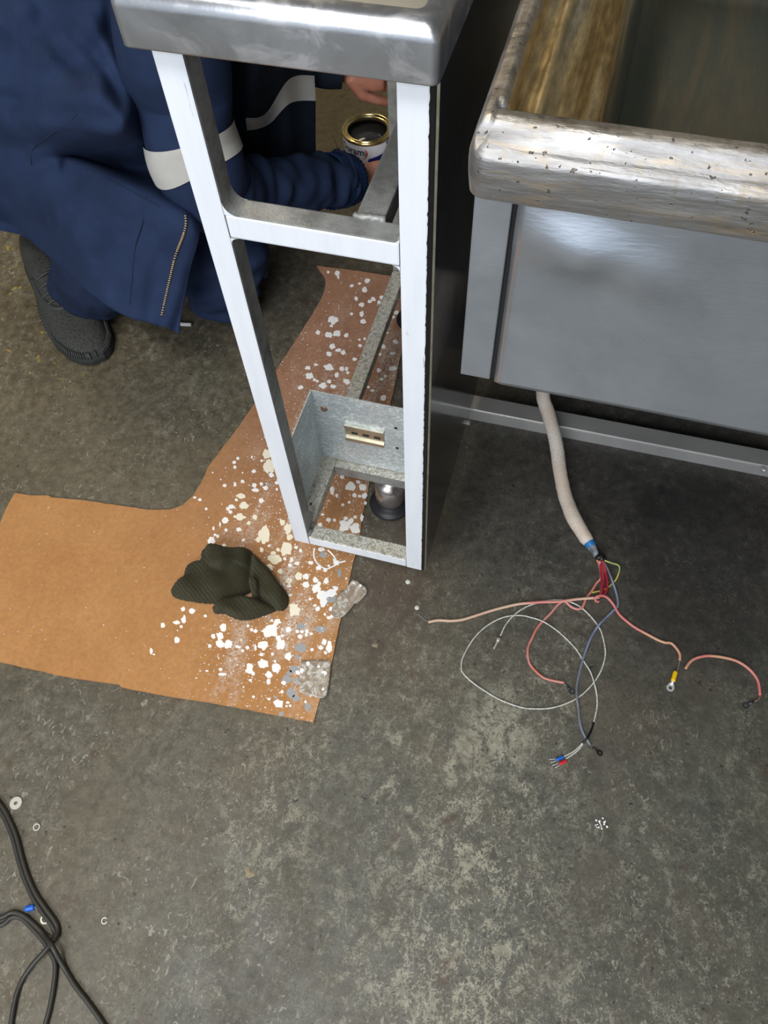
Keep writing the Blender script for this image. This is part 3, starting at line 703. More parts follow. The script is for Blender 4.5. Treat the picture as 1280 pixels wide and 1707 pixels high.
raw = {
'A': ((320, 740, 6.4), [(490,155,17),(452,196,20),(457,248,20),(640,140,10,16),(660,294,22),(743,180,17),(800,110,45,50,'c'),(815,240,65,75,'c'),(845,330,28),(540,308,9),(222,306,9),(308,380,8),(347,443,20),(460,430,18,26),(540,403,22,18),(665,440,27),(740,427,18),(810,430,22,18,'g'),(785,468,32,20),(675,492,38,20),(905,415,22),(905,485,16),(525,557,52,28,'c'),(475,598,17),(742,604,30),(555,658,54,34,'c'),(420,668,33,22),(382,690,22),(408,725,22),(508,780,56,38,'c'),(670,778,30,26,'c'),(605,845,24,20,'c'),(350,815,38,30),(230,902,14,20),(363,920,20),(500,912,30,24),(245,970,18,14),(275,985,20),(207,1035,38,42),(340,1080,26,16),(547,1025,22,18),(152,693,16),(30,572,22,12),(85,594,20,14),(775,975,62,95,'c'),(710,1020,28,28,'c'),(742,1130,20,30,'c'),(820,1088,16,12),(965,835,30,32,'c'),(1025,900,40,60,'c'),(1045,995,38,28,'c'),(1015,1125,64,66,'c'),(920,1130,22,18,'c'),(870,1165,30,22,'c'),(880,1230,72,46,'c'),(1112,1103,22,18),(1160,1140,20,18),(990,1225,17,20),(1060,1235,22,32),(300,860,10,30)]),
'B': ((400, 900, 6.4), [(535,270,24,20),(610,250,28,22),(430,335,28,26,'c'),(305,300,48,40,'c'),(622,390,40,44,'c'),(525,435,36,32,'c'),(418,482,24,20),(522,492,24,18),(752,243,32,20),(838,298,30,26),(910,323,22,18),(948,278,18,14),(1010,217,20,16),(870,100,38,22),(705,392,35,30),(705,478,38,36),(803,428,26,32),(845,465,20,26),(810,520,45,50),(918,437,28,32),(1020,520,24,28),(970,560,60,40),(880,600,60,55),(895,665,45,48),(750,632,18),(830,735,30,26),(800,700,20,14),(975,735,26),(945,830,22),(905,795,16),(535,590,22,12),(580,740,60,65,'c'),(340,860,18),(400,870,40,30),(380,900,24),(335,975,86,62),(450,1022,20),(410,1050,26,30),(435,1115,46,62),(515,955,34,26),(85,915,20),(125,955,20),(168,970,22),(250,1125,54,52),(165,1150,14,34),(80,1150,22),(28,1180,18),(228,1222,24,20),(350,1218,14,18),(515,1245,38,40),(612,975,22),(663,980,20),(715,975,22),(708,1010,16,24),(762,1003,18),(640,1030,26),(770,1172,20),(900,1085,28,34),(955,1110,24,38),(860,1150,28),(950,1160,34,42),(912,1202,18,20),(1133,412,12),(855,955,70,36,'g'),(650,1150,65,45,'g'),(720,850,22,22,'g'),(1060,355,22,40,'g'),(650,920,50,35,'g'),(970,630,60,40,'g'),(605,1250,28,28,'g'),(885,160,40,28,'g')]),
'C': ((240, 980, 6.4), [(418,225,26,22),(515,245,34,30),(425,340,28,42),(350,370,38,22),(398,412,18),(655,300,18),(200,400,28),(350,555,32,38),(78,675,16,34),(107,710,16,8),(845,420,44,38),(738,515,26,28),(810,510,40,44),(805,600,48,44),(905,605,46,44),(702,620,18,22),(992,627,18),(1020,632,16),(1040,555,8,16),(818,870,20),(835,922,50,16),(672,885,18,12)]),
'D': ((400, 1050, 6.4), [(243,362,54,50),(385,405,42,52),(310,480,40,40),(305,552,26,28),(100,395,34,46),(100,440,46,28),(142,467,22),(372,336,16),(107,535,18,12),(465,565,26),(450,660,20),(145,713,18),(312,738,18),(410,785,48,46),(512,775,22,12),(497,812,14),(535,808,14),(700,768,16),(605,545,38,38,'g'),(545,670,48,55,'g'),(600,725,45,32,'g'),(580,420,60,40,'g'),(530,460,30,30,'g'),(720,820,34,46,'g'),(440,895,32,22,'g'),(380,720,18,18,'g'),(500,530,50,50,'g')]),
'E': ((440, 430, 5.333), [(572,125,14),(650,132,28,24),(660,170,10,18),(918,203,26,22),(780,248,16),(850,228,16,10),(893,283,26,22),(820,360,18,20),(970,365,22,18),(940,387,22,16),(868,415,26,20),(1022,395,16,18),(1045,350,18,20),(777,497,15),(871,498,24,22),(880,565,26,22),(615,552,46,34),(600,604,15,12),(480,662,22),(578,682,32,26),(647,668,38,26),(730,688,20),(575,850,24,20),(705,840,22),(608,785,28),(660,820,30,14),(855,780,18,12),(895,720,12),(850,728,10),(1180,483,22,18),(1150,525,14),(1168,745,22,18),(1143,848,26,14),(1060,790,18,22),(1032,858,14),(1098,665,10),(1143,982,36,20),(1020,1000,20,18),(1076,1052,16,12),(1045,1080,20,12),(805,900,20,15),(390,975,28,16),(403,1048,40,30),(463,950,22,10),(450,1082,16),(575,973,46,28),(690,984,24,20),(735,985,18),(645,1040,20,24),(745,1020,16),(735,1098,32,26),(580,1100,20),(612,1140,24,18),(525,1135,36,26),(475,1095,14),(325,1150,26,18),(1060,1240,30,24),(930,1150,14),(965,1178,22,10)]),
'F': ((500, 750, 6.4), [(545,250,40,34),(453,288,24),(415,245,17),(750,310,16),(620,340,25,20),(535,395,55,48),(670,395,45,38),(580,485,24,24),(633,493,18),(688,488,30,26),(523,558,18),(457,584,18,14),(698,567,15,20),(343,432,28,40),(392,487,18,22),(303,745,26,22),(368,748,15,20),(490,730,24),(470,805,58,60),(540,760,34),(590,840,62,60),(660,725,20,36),(590,715,20),(215,800,28,22),(240,690,18,14),(72,265,22),(137,312,18),(95,410,32,38),(140,35,18),(420,435,14,14,'g')]),
}
ztop = FZ+.0042
def splat(cx, cy, rx, ry, kind, h, k):
    c = at(cx, cy, ztop); ex = at(cx+rx, cy, ztop)-c; ey = at(cx, cy-ry, ztop)-c
    n = 11 if rx*ry < 9 else (19 if rx*ry < 40 else 28)
    bm = bmesh.new(); ring = []; bot = []
    sd = rnd.uniform(0, 100)
    for i in range(n):
        a = 2*math.pi*i/n; r = 1+.42*noise.noise(V((math.cos(a)*1.5, math.sin(a)*1.5, sd)))+(rnd.uniform(.02, .22) if rnd.random() < .18 else rnd.uniform(-.08, .06))
        p = c+ex*(math.cos(a)*r)+ey*(math.sin(a)*r)
        bot.append(bm.verts.new((p.x, p.y, ztop-.0001))); q = c+(p-c)*.93; ring.append(bm.verts.new((q.x, q.y, ztop+h)))
    for i in range(n): bm.faces.new((bot[i], bot[(i+1) % n], ring[(i+1) % n], ring[i]))
    bm.faces.new(ring)
    return bm
kk = 0
allsp = []
for key, ((ox, oy, s), lst) in raw.items():
    for e in lst:
        x, y = ox+e[0]/s, oy+e[1]/s; rx = e[2]/s*.97; ry = (e[3] if len(e) > 3 else e[2]*.88)/s; kd = e[4] if len(e) > 4 else 'w'
        allsp.append((x, y, rx, ry, kd))
allsp.sort(key=lambda e: -(e[2]*e[3]) if e[4] != 'g' else -1e6)
for k, (x, y, rx, ry, kd) in enumerate(allsp[:299]):
    h = .00015+.0000022*k if kd != 'g' else .0001
    obj('paint_splat', splat(x, y, rx, ry, kd, h, k), {'w': M['splat'], 'c': M['cream'], 'g': M['greysplat']}[kd], cb)
# fine flecks
bm = bmesh.new()
def inside(p, poly):
    r = False; n = len(poly); j = n-1
    for i in range(n):
        if (poly[i].y > p.y) != (poly[j].y > p.y) and p.x < (poly[j].x-poly[i].x)*(p.y-poly[i].y)/(poly[j].y-poly[i].y)+poly[i].x: r = not r
        j = i
    return r
def fleck(px_, py_, r):
    c = at(px_, py_, ztop+.0003)
    if not inside(c, cbp): return
    n = 6; vs = [bm.verts.new((c.x+r*(1+rnd.uniform(-.3, .3))*math.cos(2*math.pi*i/n), c.y+r*(1+rnd.uniform(-.3, .3))*math.sin(2*math.pi*i/n), c.z)) for i in range(n)]
    bm.faces.new(vs)
for _ in range(1500):
    t = rnd.random(); ax, ay = 590-95*t+0, 470+700*t   # spatter follows the run of the bench
    fleck(ax+rnd.gauss(-50, 62), ay+rnd.gauss(0, 40), rnd.choice((.0005, .0006, .0008, .0008, .0012)))
for _ in range(90): fleck(rnd.uniform(0, 420), rnd.uniform(840, 1160), rnd.choice((.0005, .0007, .0009)))
o = obj('paint_fleck', bm, M['splat'], cb); o['kind'] = 'stuff'
# crinkled clear tape pieces stuck over the edge
def tape_piece(pts, hs, label):
    poly = cr([at(a, b, ztop+.0012) for a, b in pts]+[at(*pts[0], ztop+.0012)], 4)[:-1]
    cc = sum(poly, V((0, 0, 0)))/len(poly)
    bm = bmesh.new(); rings = []
    for f in (1, .85, .7, .55, .4, .25, .1):
        rings.append([bm.verts.new((cc.x+(p.x-cc.x)*f, cc.y+(p.y-cc.y)*f, ztop+.0009+hs*(1-f)*.10+hs*.16*abs(noise.noise(V((p.x*60*f+3, p.y*60*f, f*3)))))) for p in poly])
    n = len(poly)
    for i in range(6):
        for k in range(n): bm.faces.new((rings[i][k], rings[i][(k+1) % n], rings[i+1][(k+1) % n], rings[i+1][k])).smooth = True
    bm.faces.new(rings[-1])
    o = obj('clear_tape', bm, M['tape'], cb, label=label); s = o.modifiers.new('s', 'SOLIDIFY'); s.thickness = .0004
tape_piece([(502, 1101), (525, 1100), (546, 1100), (551, 1104), (550, 1125), (546, 1150), (543, 1160), (535, 1164), (518, 1160), (500, 1155), (498, 1140), (501, 1118)], .004, 'crinkled clear tape patch at the lower right corner')
tape_piece([(562, 992), (572, 984), (590, 1001), (587, 1012), (571, 1028), (556, 1031), (552, 1020)], .006, 'folded clear tape flap')
tape_piece([(588, 965), (598, 971), (611, 981), (609, 992), (594, 1006), (582, 1001), (568, 990), (578, 980)], .006, 'grimy clear tape flap over the right edge')
for (x, y, r) in ((513, 1107, 3.6), (540, 1123, 4.8), (531, 1112, 2.6), (528, 1133, 2.6), (538, 1149, 3), (573, 1006, 4.6), (562, 1014, 2.8), (590, 974, 3), (601, 977, 2.4), (553, 1028, 3), (503, 1118, 4), (497, 1121, 4)):
    bm = splat(x, y, r, r, 'w', .0016, 0); obj('paint_splat', bm, M['splat'], cb)

# ================================================================== KNITTED RAG
rg = empty('knitted_cloth', tuple(fl(380, 975)), 'crumpled dark olive ribbed knitted cloth lying on the cardboard', 'cloth')
def lobe(bm, pts, hgt, base, seed, ridge=None):
    poly = cr([at(a, b, base) for a, b in pts]+[at(*pts[0], base)], 5)[:-1]
    cc = sum(poly, V((0, 0, 0)))/len(poly); rings = []
    fs = [1.0, .995, .97, .92, .85, .76, .66, .55, .43, .31, .18, .07]
    for i, f in enumerate(fs):
        row = []
        for p in poly:
            q = cc+(p-cc)*f; d = 1-f
            hh = hgt*(1-(1-min(1, d*1.9))**2.4)
            fold = .35*math.sin((q.x*.7+q.y*.72)*130+seed)+.5*noise.noise(V((q.x*28, q.y*28, seed)))
            z = base+hh*(1+.35*fold) if i else base
            row.append(bm.verts.new((q.x, q.y, z)))
        rings.append(row)
    n = len(poly)
    for i in range(len(fs)-1):
        for k in range(n): bm.faces.new((rings[i][k], rings[i][(k+1) % n], rings[i+1][(k+1) % n], rings[i+1][k]))
    bm.faces.new(rings[-1]); bm.faces.new(rings[0][::-1])
bm = bmesh.new(); b0 = ztop
lobe(bm, [(283, 986), (292, 972), (304, 965), (310, 945), (322, 937), (335, 935), (337, 920), (345, 914), (380, 917), (415, 918), (423, 930), (425, 955), (421, 985), (405, 995), (375, 1006), (345, 1008), (310, 1003), (290, 997)], .022, b0, 1.0)
lobe(bm, [(335, 930), (345, 914), (380, 917), (418, 919), (424, 935), (420, 955), (400, 952), (370, 962), (340, 955)], .034, b0, 4.0)
lobe(bm, [(353, 1014), (362, 1004), (380, 999), (405, 995), (425, 1000), (445, 1008), (462, 1018), (440, 1028), (415, 1035), (395, 1034), (375, 1025), (358, 1024)], .024, b0, 2.2)
lobe(bm, [(420, 922), (432, 934), (448, 948), (460, 965), (474, 983), (482, 998), (480, 1012), (470, 1020), (450, 1014), (436, 1004), (424, 985), (416, 960)], .026, b0, 3.1)
lobe(bm, [(417, 970), (424, 968), (434, 976), (438, 990), (434, 1005), (424, 1004), (420, 990)], .031, b0, 5.1)
o = obj('knit', bm, M['rag'], rg); remesh(o, .0017, 3)
displace(o, lambda p, n: .0007*math.sin((p.x*.55+p.y*.83)*1150+2.0*noise.noise(p*60))*(.3+.7*max(0, n.z)))

# ================================================================== PAINT TIN
cc = at(612, 211, .05); CX, CY = cc.x, cc.y
tin = empty('paint_tin', (CX, CY, FZ), 'open white and blue paint tin with gold rim held behind the bench', 'paint tin')
R0 = .0545
bm = bmesh.new(); lathe(bm, (CX, CY, FZ), [(0, .0005), (R0-.002, .0005), (R0, .004), (R0, .118), (R0-.001, .120)], 64); obj('body', bm, M['label_w'], tin, True)
bm = bmesh.new(); lathe(bm, (CX, CY, FZ), [(R0-.001, .119), (R0+.0012, .1205), (R0+.0018, .1235), (R0+.0008, .1262), (R0-.0014, .1268), (R0-.0030, .1250), (R0-.0040, .1222), (R0-.0072, .1216), (R0-.0084, .1228), (R0-.0092, .1250), (R0-.0106, .1256), (R0-.0114, .1246), (R0-.0116, .1225)], 64); obj('rim', bm, M['gold'], tin, True, label='gold lacquered rim')
bm = bmesh.new(); lathe(bm, (CX, CY, FZ), [(R0-.0116, .1230), (R0-.0114, .118), (R0-.004, .117), (R0-.003, .100)], 64); obj('inner_wall', bm, M['tin_in'], tin, True)
bm = bmesh.new(); cyl(bm, (CX, CY), R0-.002, R0-.002, FZ+.100, FZ+.1120, 48); obj('paint', bm, M['canpaint'], tin, True, label='dark wet paint surface')
def on_can(bm, pts3):  # bend x-> angle
    pass
TA = math.atan2(CAM_LOC.y-CY, CAM_LOC.x-CX)  # facing roughly toward the open side
def bend(me_pts, r, a0): return [(CX+r*math.cos(a0+x/r), CY+r*math.sin(a0+x/r), FZ+z) for x, z in me_pts]
bm = bmesh.new(); nseg = 48
ang0 = TA-1.95
lo = []; hi = []
for i in range(nseg+1):
    x = i/nseg; a = ang0+3.2*x; top = .090+.020*max(0, (x-.60))**1.0*1.6 if x > .60 else .090-.02*math.exp(-((x-.5)/.12)**2)
    lo.append(bm.verts.new((CX+(R0+.0004)*math.cos(a), CY+(R0+.0004)*math.sin(a), FZ+.006))); hi.append(bm.verts.new((CX+(R0+.0004)*math.cos(a), CY+(R0+.0004)*math.sin(a), FZ+top)))
for i in range(nseg): bm.faces.new((lo[i], lo[i+1], hi[i+1], hi[i])).smooth = True
obj('label_band', bm, M['label_b'], tin, label='deep blue label band')
bm = bmesh.new(); lo = []; hi = []
for i in range(11):
    a = TA+.80+.9*i/10; lo.append(bm.verts.new((CX+(R0+.0005)*math.cos(a), CY+(R0+.0005)*math.sin(a), FZ+.06))); hi.append(bm.verts.new((CX+(R0+.0005)*math.cos(a), CY+(R0+.0005)*math.sin(a), FZ+.117)))
for i in range(10): bm.faces.new((lo[i], lo[i+1], hi[i+1], hi[i])).smooth = True
obj('label_panel', bm, M['label_b'], tin)
def can_text(s, size, a0, z0, mat, tilt=0, name='lettering', bold=.0):
    cu = bpy.data.curves.new('t', 'FONT'); cu.body = s; cu.size = size; cu.offset = bold; cu.resolution_u = 4
    o = bpy.data.objects.new('t', cu); COL.objects.link(o); dg = bpy.context.evaluated_depsgraph_get(); dg.update()
    me = bpy.data.meshes.new_from_object(o.evaluated_get(dg)); bpy.data.objects.remove(o)
    bm = bmesh.new(); bm.from_mesh(me)
    bmesh.ops.subdivide_edges(bm, edges=[e for e in bm.edges if e.calc_length() > size*.2], cuts=1)
    for v in bm.verts:
        x, y = v.co.x, v.co.y; y2 = y+x*tilt; a = a0+x/R0; v.co = V((CX+(R0+.0007)*math.cos(a), CY+(R0+.0007)*math.sin(a), FZ+z0+y2))
    obj(name, bm, mat, tin)
can_text('Duram', .0215, TA-1.30, .0985, M['ink'], 0, bold=.0005)
can_text('D.A.', .012, TA-1.02, .080, M['label_w'], 0)
for mt, a0, dz in ((M['ink_r'], TA-.14, 0), (M['ink_g'], TA-.20, -.003)):
    bm = bmesh.new(); o_ = []; i_ = []
    for k in range(9):
        t = -1.2+2.3*k/8; rr = .0095
        for lst, q in ((o_, rr), (i_, rr*(.62+.25*abs(t)/1.2))):
            x = q*math.cos(t)-.004; z = q*1.15*math.sin(t); a = a0+x/R0
            lst.append(bm.verts.new((CX+(R0+.0008)*math.cos(a), CY+(R0+.0008)*math.sin(a), FZ+.103+z+dz)))
    for k in range(8): bm.faces.new((o_[k], o_[k+1], i_[k+1], i_[k]))
    obj('emblem', bm, mt, tin)
# small dark twig-like wire scrap by the tin
sc_ = empty('wire_scrap', tuple(fl(562, 255)), 'thin bent black wire scrap on the floor left of the paint tin', 'wire scrap')
bm = bmesh.new(); tube(bm, cr([fl(558.5, 234, .012), fl(561, 243, .008), fl(564, 252, .003), fl(570, 256, .003), fl(576, 262, .003)], 5), .0010, 6)
tube(bm, cr([fl(564, 252, .003), fl(562, 250, .009), fl(565, 248, .006)], 4), .0022, 6)
tube(bm, cr([fl(541, 264, .003), fl(545, 258, .008), fl(549, 256, .006)], 4), .0012, 6)
obj('strand', bm, M['blacktape'], sc_, True)

# ================================================================== CABLE HARNESS under the fryer
hn = empty('cable_harness', tuple(fl(985, 905)), 'pale sleeved cable hanging from the fryer fanning into pink and grey wires', 'cable')
hp = [V((.105, .515, .12)), V((.112, .50, .07)), at(905, 645, .015), at(914, 690, -.012), at(926, 735, -.036), at(934, 790, -.056), at(943, 830, FZ+.014), at(957, 865, FZ+.0135), at(974, 893, FZ+.0125), at(981, 904, FZ+.0115)]
pts = cr(hp, 8)
bm = bmesh.new(); tube(bm, pts, interp([.0115, .0115, .0118, .0120, .0120, .0118, .0120, .0125, .0115, .0098], 8), 18)
o = obj('sleeve', bm, M['sleeve'], hn, True, label='off-white woven heat sleeve'); displace(o, lambda p, n: .0007*noise.noise(p*120))
bm = bmesh.new(); tube(bm, cr([at(979, 900, FZ+.011), at(983, 906, FZ+.011), at(986, 911, FZ+.010)], 4), .0088, 16); obj('tape_wrap', bm, M['bluetape'], hn, True, label='blue tape')
bm = bmesh.new(); tube(bm, cr([at(985, 909, FZ+.010), at(990, 918, FZ+.009), at(995, 926, FZ+.009)], 4), interp([.0080, .0068, .0060], 4), 14); o = obj('tape_wrap', bm, M['greytape'], hn, True, label='grey tape')
bm = bmesh.new(); tube(bm, cr([at(992, 911, FZ+.010), at(997, 920, FZ+.010), at(1001, 927, FZ+.010), at(1004, 935, FZ+.009)], 4), interp([.003, .0045, .0075, .0070], 4), 14)
tube(bm, cr([at(994, 931, FZ+.010), at(1000, 929, FZ+.014), at(1007, 932, FZ+.008)], 4), .0030, 10); obj('tape_wrap', bm, M['blacktape'], hn, True, label='black tape')
def wireobj(name, pts, r, mat, hs=None, parent=hn, label=None, n=5, seg=8):
    h = hs if hs else r+.0004
    P = [fl(a[0], a[1], (a[2] if len(a) > 2 else h)) for a in pts]
    bm = bmesh.new(); tube(bm, cr(P, n), r, seg); return obj(name, bm, mat, parent, True, label)
wireobj('wire', [(995, 933, .009), (999, 942.5, .007), (1001.4, 963, .005), (994.4, 972, .003), (986.6, 984.7, .003), (977, 997, .0025), (974, 1005, .0025), (969, 1014, .0025), (960, 1015, .0025), (950.6, 1010.5, .0025), (941, 1002.6, .003), (930, 1008, .0025), (919.4, 1020.6, .0025), (907, 1033, .0025), (896, 1045.6, .0025), (888, 1061, .0025), (880, 1080, .0025), (881, 1100.6, .0025), (887.5, 1113, .0025), (905, 1129, .0025), (922, 1134.5, .0025), (940, 1138, .003)], .0021, M['orange'], label='orange-pink wire curving down to a ring lug')
wireobj('wire', [(999, 935, .010), (1002, 950, .009), (1003.5, 968, .008), (1001.4, 989.4, .007), (997, 996, .0075), (985, 997, .0075), (960, 999, .0072), (930, 1003, .0072), (905, 1003.5, .0065), (885, 1005, .006), (864, 1007, .005), (833, 1014, .003), (809, 1021, .0026), (787.5, 1028, .0026), (770, 1033, .0026), (751, 1035, .0026), (731, 1034, .0026), (714, 1037, .0026)], .0024, M['pale_pink'], label='long scorched pink wire lying out to the left')
wireobj('strand', [(714, 1037, .0025), (708, 1033, .001), (703, 1029, .0008), (696, 1024, .0008)], .0007, M['tinned'])
wireobj('wire', [(1004, 935, .010), (1008.4, 949, .009), (1012, 967.5, .009), (1011.6, 981.6, .009), (1007, 992.5, .009)], .0021, M['red'], label='crimson wire')
wireobj('wire', [(1001, 935, .008), (1001, 945, .011), (1003, 967.5, .012), (1002, 989, .012), (998, 996, .010)], .0022, M['red'], label='crimson wire')
wireobj('wire', [(1002, 935, .007), (1006, 955, .006), (1006, 975, .006), (1003, 990, .006)], .0021, M['red'], label='crimson wire')
wireobj('wire', [(998, 1003, .004), (993.5, 1002, .006), (992, 998, .010), (995, 994.5, .013), (1003.7, 993, .012), (1013, 997, .008), (1022.5, 1008, .0035), (1032, 1024, .0026), (1047.5, 1038, .0026), (1060, 1047, .0026), (1080, 1058, .0026), (1097, 1067, .0026), (1108, 1071, .0026), (1119, 1072.5, .0026), (1128.4, 1082, .0026), (1133, 1091, .0026), (1133, 1101, .0026)], .0022, M['pink'], label='pink wire running right to the yellow crimp')
wireobj('strand', [(1133, 1100, .0026), (1131, 1110, .0026), (1128, 1121, .0026)], .0013, M['tinned'])
wireobj('wire', [(1005, 932, .009), (1012, 936, .009), (1021, 939, .008), (1030, 942, .007), (1032.7, 947, .006), (1031, 956, .005), (1025.6, 967.5, .003), (1016, 977, .002), (1003.7, 984, .002), (985, 988, .002)], .0013, M['ygreen'], label='thin yellow and green striped wire')
wireobj('wire', [(1006, 936, .008), (1013, 950, .006), (1019, 964, .0075), (1026.4, 986, .003), (1029.5, 1000, .0022), (1029, 1011, .0022), (1022.5, 1017.5, .0022), (1011.6, 1028, .0022), (1000.6, 1039, .006), (991, 1052, .0022), (983.4, 1066, .0045), (975, 1088, .0022), (970, 1105, .0022), (966, 1120, .0022), (961.6, 1142, .0022), (961.4, 1163, .0055), (963.7, 1179, .0022), (966, 1201, .0022), (970, 1217, .0022), (976, 1230, .0022)], .0019, M['blue'], label='blue-grey wire ending in a blackened lug')
cab = [(834, 1060), (842, 1043), (853, 1029), (869, 1016), (887.5, 1007.5), (915, 1001), (935, 1000), (946, 1002.5), (957, 1006), (969, 1013), (982, 1025), (993, 1038), (1002, 1053), (1007, 1072), (1009, 1088), (1007, 1102), (1002, 1117), (992.5, 1134), (978, 1150.6), (963, 1163), (943, 1173), (919, 1180), (894, 1181.6), (868, 1179), (829.5, 1164.5), (790.7, 1140), (771, 1121), (769, 1111), (770, 1100.6), (776.6, 1085), (790.6, 1063), (809, 1045), (829.7, 1032.7, .0036), (848, 1027, .0042), (869, 1026), (887.5, 1030), (905, 1036, .0062), (925.6, 1049), (943, 1064), (958.4, 1080), (966, 1091), (974, 1104), (984, 1120), (991, 1141, .0042), (995, 1162), (994.6, 1181.6), (989, 1206)]
wireobj('probe_cable', cab, .0012, M['braid'], label='long looping braided steel probe cable')
wireobj('heatshrink', [(989.5, 1204), (986, 1216), (979, 1230, .0045), (971, 1239)], .0015, M['blacktape'], label='black heatshrink')
wireobj('lead', [(971, 1238), (963, 1247), (952, 1255), (939, 1261.7)], .0009, M['whitewire']); wireobj('lead', [(972, 1239), (965, 1249), (955, 1257), (942.6, 1265.5)], .0009, M['whitewire'])
wireobj('crimp', [(939, 1261.5), (927, 1266.5)], .0023, M['crimp_b'], label='blue crimp'); wireobj('crimp', [(944, 1268), (932.5, 1273.5)], .0023, M['crimp_r'], label='red crimp')
for (a, b) in (((926, 1265), (916, 1266)), ((928, 1268), (918, 1271)), ((932, 1272), (921, 1276)), ((934, 1275), (925, 1280))):
    wireobj('fork_prong', [a, b], .0006, M['lug'])
wireobj('probe_tip', [(830.5, 1067), (826, 1076), (823, 1081)], .0016, M['washer'], label='brass-coloured probe tip'); wireobj('probe_flange', [(831.5, 1064.5), (829.5, 1069)], .0033, M['washer'])
def lug(c, d, r, mat, parent=hn, neck=1.2, label='ring lug', tail=2.6):
    """flat ring terminal: c centre px, d centre of the barrel px"""
    C = fl(*c, .0012); B = fl(*d, .0015); dirv = (B-C).normalized(); nn = V((-dirv.y, dirv.x, 0))
    bm = bmesh.new(); K = 24; i0 = []; o0 = []
    for z in (0, .0011):
        o_, i_ = [], []
        for k in range(K):
            a = 2*math.pi*k/K; v = dirv*math.cos(a)+nn*math.sin(a)
            q = C+v*r
            if math.cos(a) > .55: q = C+dirv*(r*(1.0+.9*(math.cos(a)-.55)))+nn*math.sin(a)*r*.9
            o_.append(bm.verts.new((q.x, q.y, C.z-.0008+z))); q = C+v*r*.45; i_.append(bm.verts.new((q.x, q.y, C.z-.0008+z)))
        o0.append(o_); i0.append(i_)
    for k in range(K):
        j = (k+1) % K
        bm.faces.new((o0[1][k], o0[1][j], i0[1][j], i0[1][k])); bm.faces.new((o0[0][k], i0[0][k], i0[0][j], o0[0][j]))
        bm.faces.new((o0[0][k], o0[0][j], o0[1][j], o0[1][k])); bm.faces.new((i0[0][k], i0[1][k], i0[1][j], i0[0][j]))
    tube(bm, [C+dirv*r*1.0+V((0, 0, .0006)), B+V((0, 0, .0008)), B+dirv*r*.6+V((0, 0, .0008))], [r*.42, r*.40, r*.36], 10)
    bmesh.ops.recalc_face_normals(bm, faces=list(bm.faces))
    return obj('ring_lug', bm, mat, parent, label=label)
lug((1117.3, 1146.5), (1121, 1136), .0058, M['lug'], label='bright tinned ring lug')
o = wireobj('crimp', [(1126, 1119.5), (1121.5, 1135.5)], .0036, M['crimp_y'], label='yellow crimp sleeve')
lug((953.5, 1152.5), (948, 1148), .0050, M['lugdark'], label='dull ring lug'); wireobj('strand', [(939, 1137, .003), (944, 1142, .002), (948, 1148, .002)], .0015, M['lugdark'])
wireobj('strand', [(976, 1230), (981, 1237), (984, 1243)], .0024, M['greytape'], label='grey crimp barrel')
lug((1000, 1255.5), (990, 1248), .0040, M['blacktape'], label='blackened lug')
# loose piece of wire
lw = empty('loose_wire', tuple(fl(1205, 1120)), 'short loose pink wire with a dark lug lying alone on the right', 'wire')
wireobj('insulation', [(1142.5, 1114.7), (1148.8, 1105), (1158, 1098), (1173.8, 1093.8), (1189, 1093.6), (1209.7, 1096.7), (1228, 1102), (1244, 1111.6), (1256.6, 1124), (1264, 1138), (1266.7, 1159)], .0023, M['pink'], parent=lw)
wireobj('strand', [(1266.7, 1158), (1265, 1164), (1258, 1169)], .0016, M['screwm'], parent=lw)
lug((1243, 1176.5), (1253, 1171), .0050, M['lugdark'], parent=lw, label='dark tarnished ring lug')

# ================================================================== BLACK CABLES bottom left
def floor_cable(name, lists, r, label):
    e = empty(name, tuple(fl(*lists[0][2][:2])), label, 'cable')
    for l in lists:
        P = [fl(a[0], a[1], a[2] if len(a) > 2 else r+.0005) for a in l]
        bm = bmesh.new(); tube(bm, cr(P, 6), r, 12); obj('cord', bm, M['rubber'], e, True)
    return e
floor_cable('power_cable', [[(-40, 1290), (0, 1340), (15, 1365), (27.5, 1395), (38, 1435), (48, 1465), (61, 1492), (78, 1517), (91, 1535), (96.5, 1550), (91, 1566, .009), (76, 1584, .013), (56, 1606, .009), (38.5, 1631), (26, 1663), (18, 1710), (12, 1760)], [(-40, 1302), (0, 1352), (12, 1374), (22, 1400), (32, 1438), (42, 1468), (55, 1497), (72, 1523), (86, 1542), (92, 1556), (87, 1568, .008)]], .0033, 'black twin power cable bending down the left edge of the floor')
floor_cable('power_cable', [[(-60, 1545), (0, 1530), (20, 1521), (38, 1526), (56, 1540), (73, 1558, .005), (88, 1579, .018), (105, 1610, .005), (125, 1643), (148, 1673), (175, 1712), (200, 1760)], [(-60, 1562), (0, 1543), (20, 1529), (36, 1531), (52, 1546), (70, 1566), (83, 1586, .004), (92, 1607), (90, 1640), (83, 1680), (74, 1715), (66, 1760)]], .0033, 'black cable arching from the left edge and crossing over the other cord')
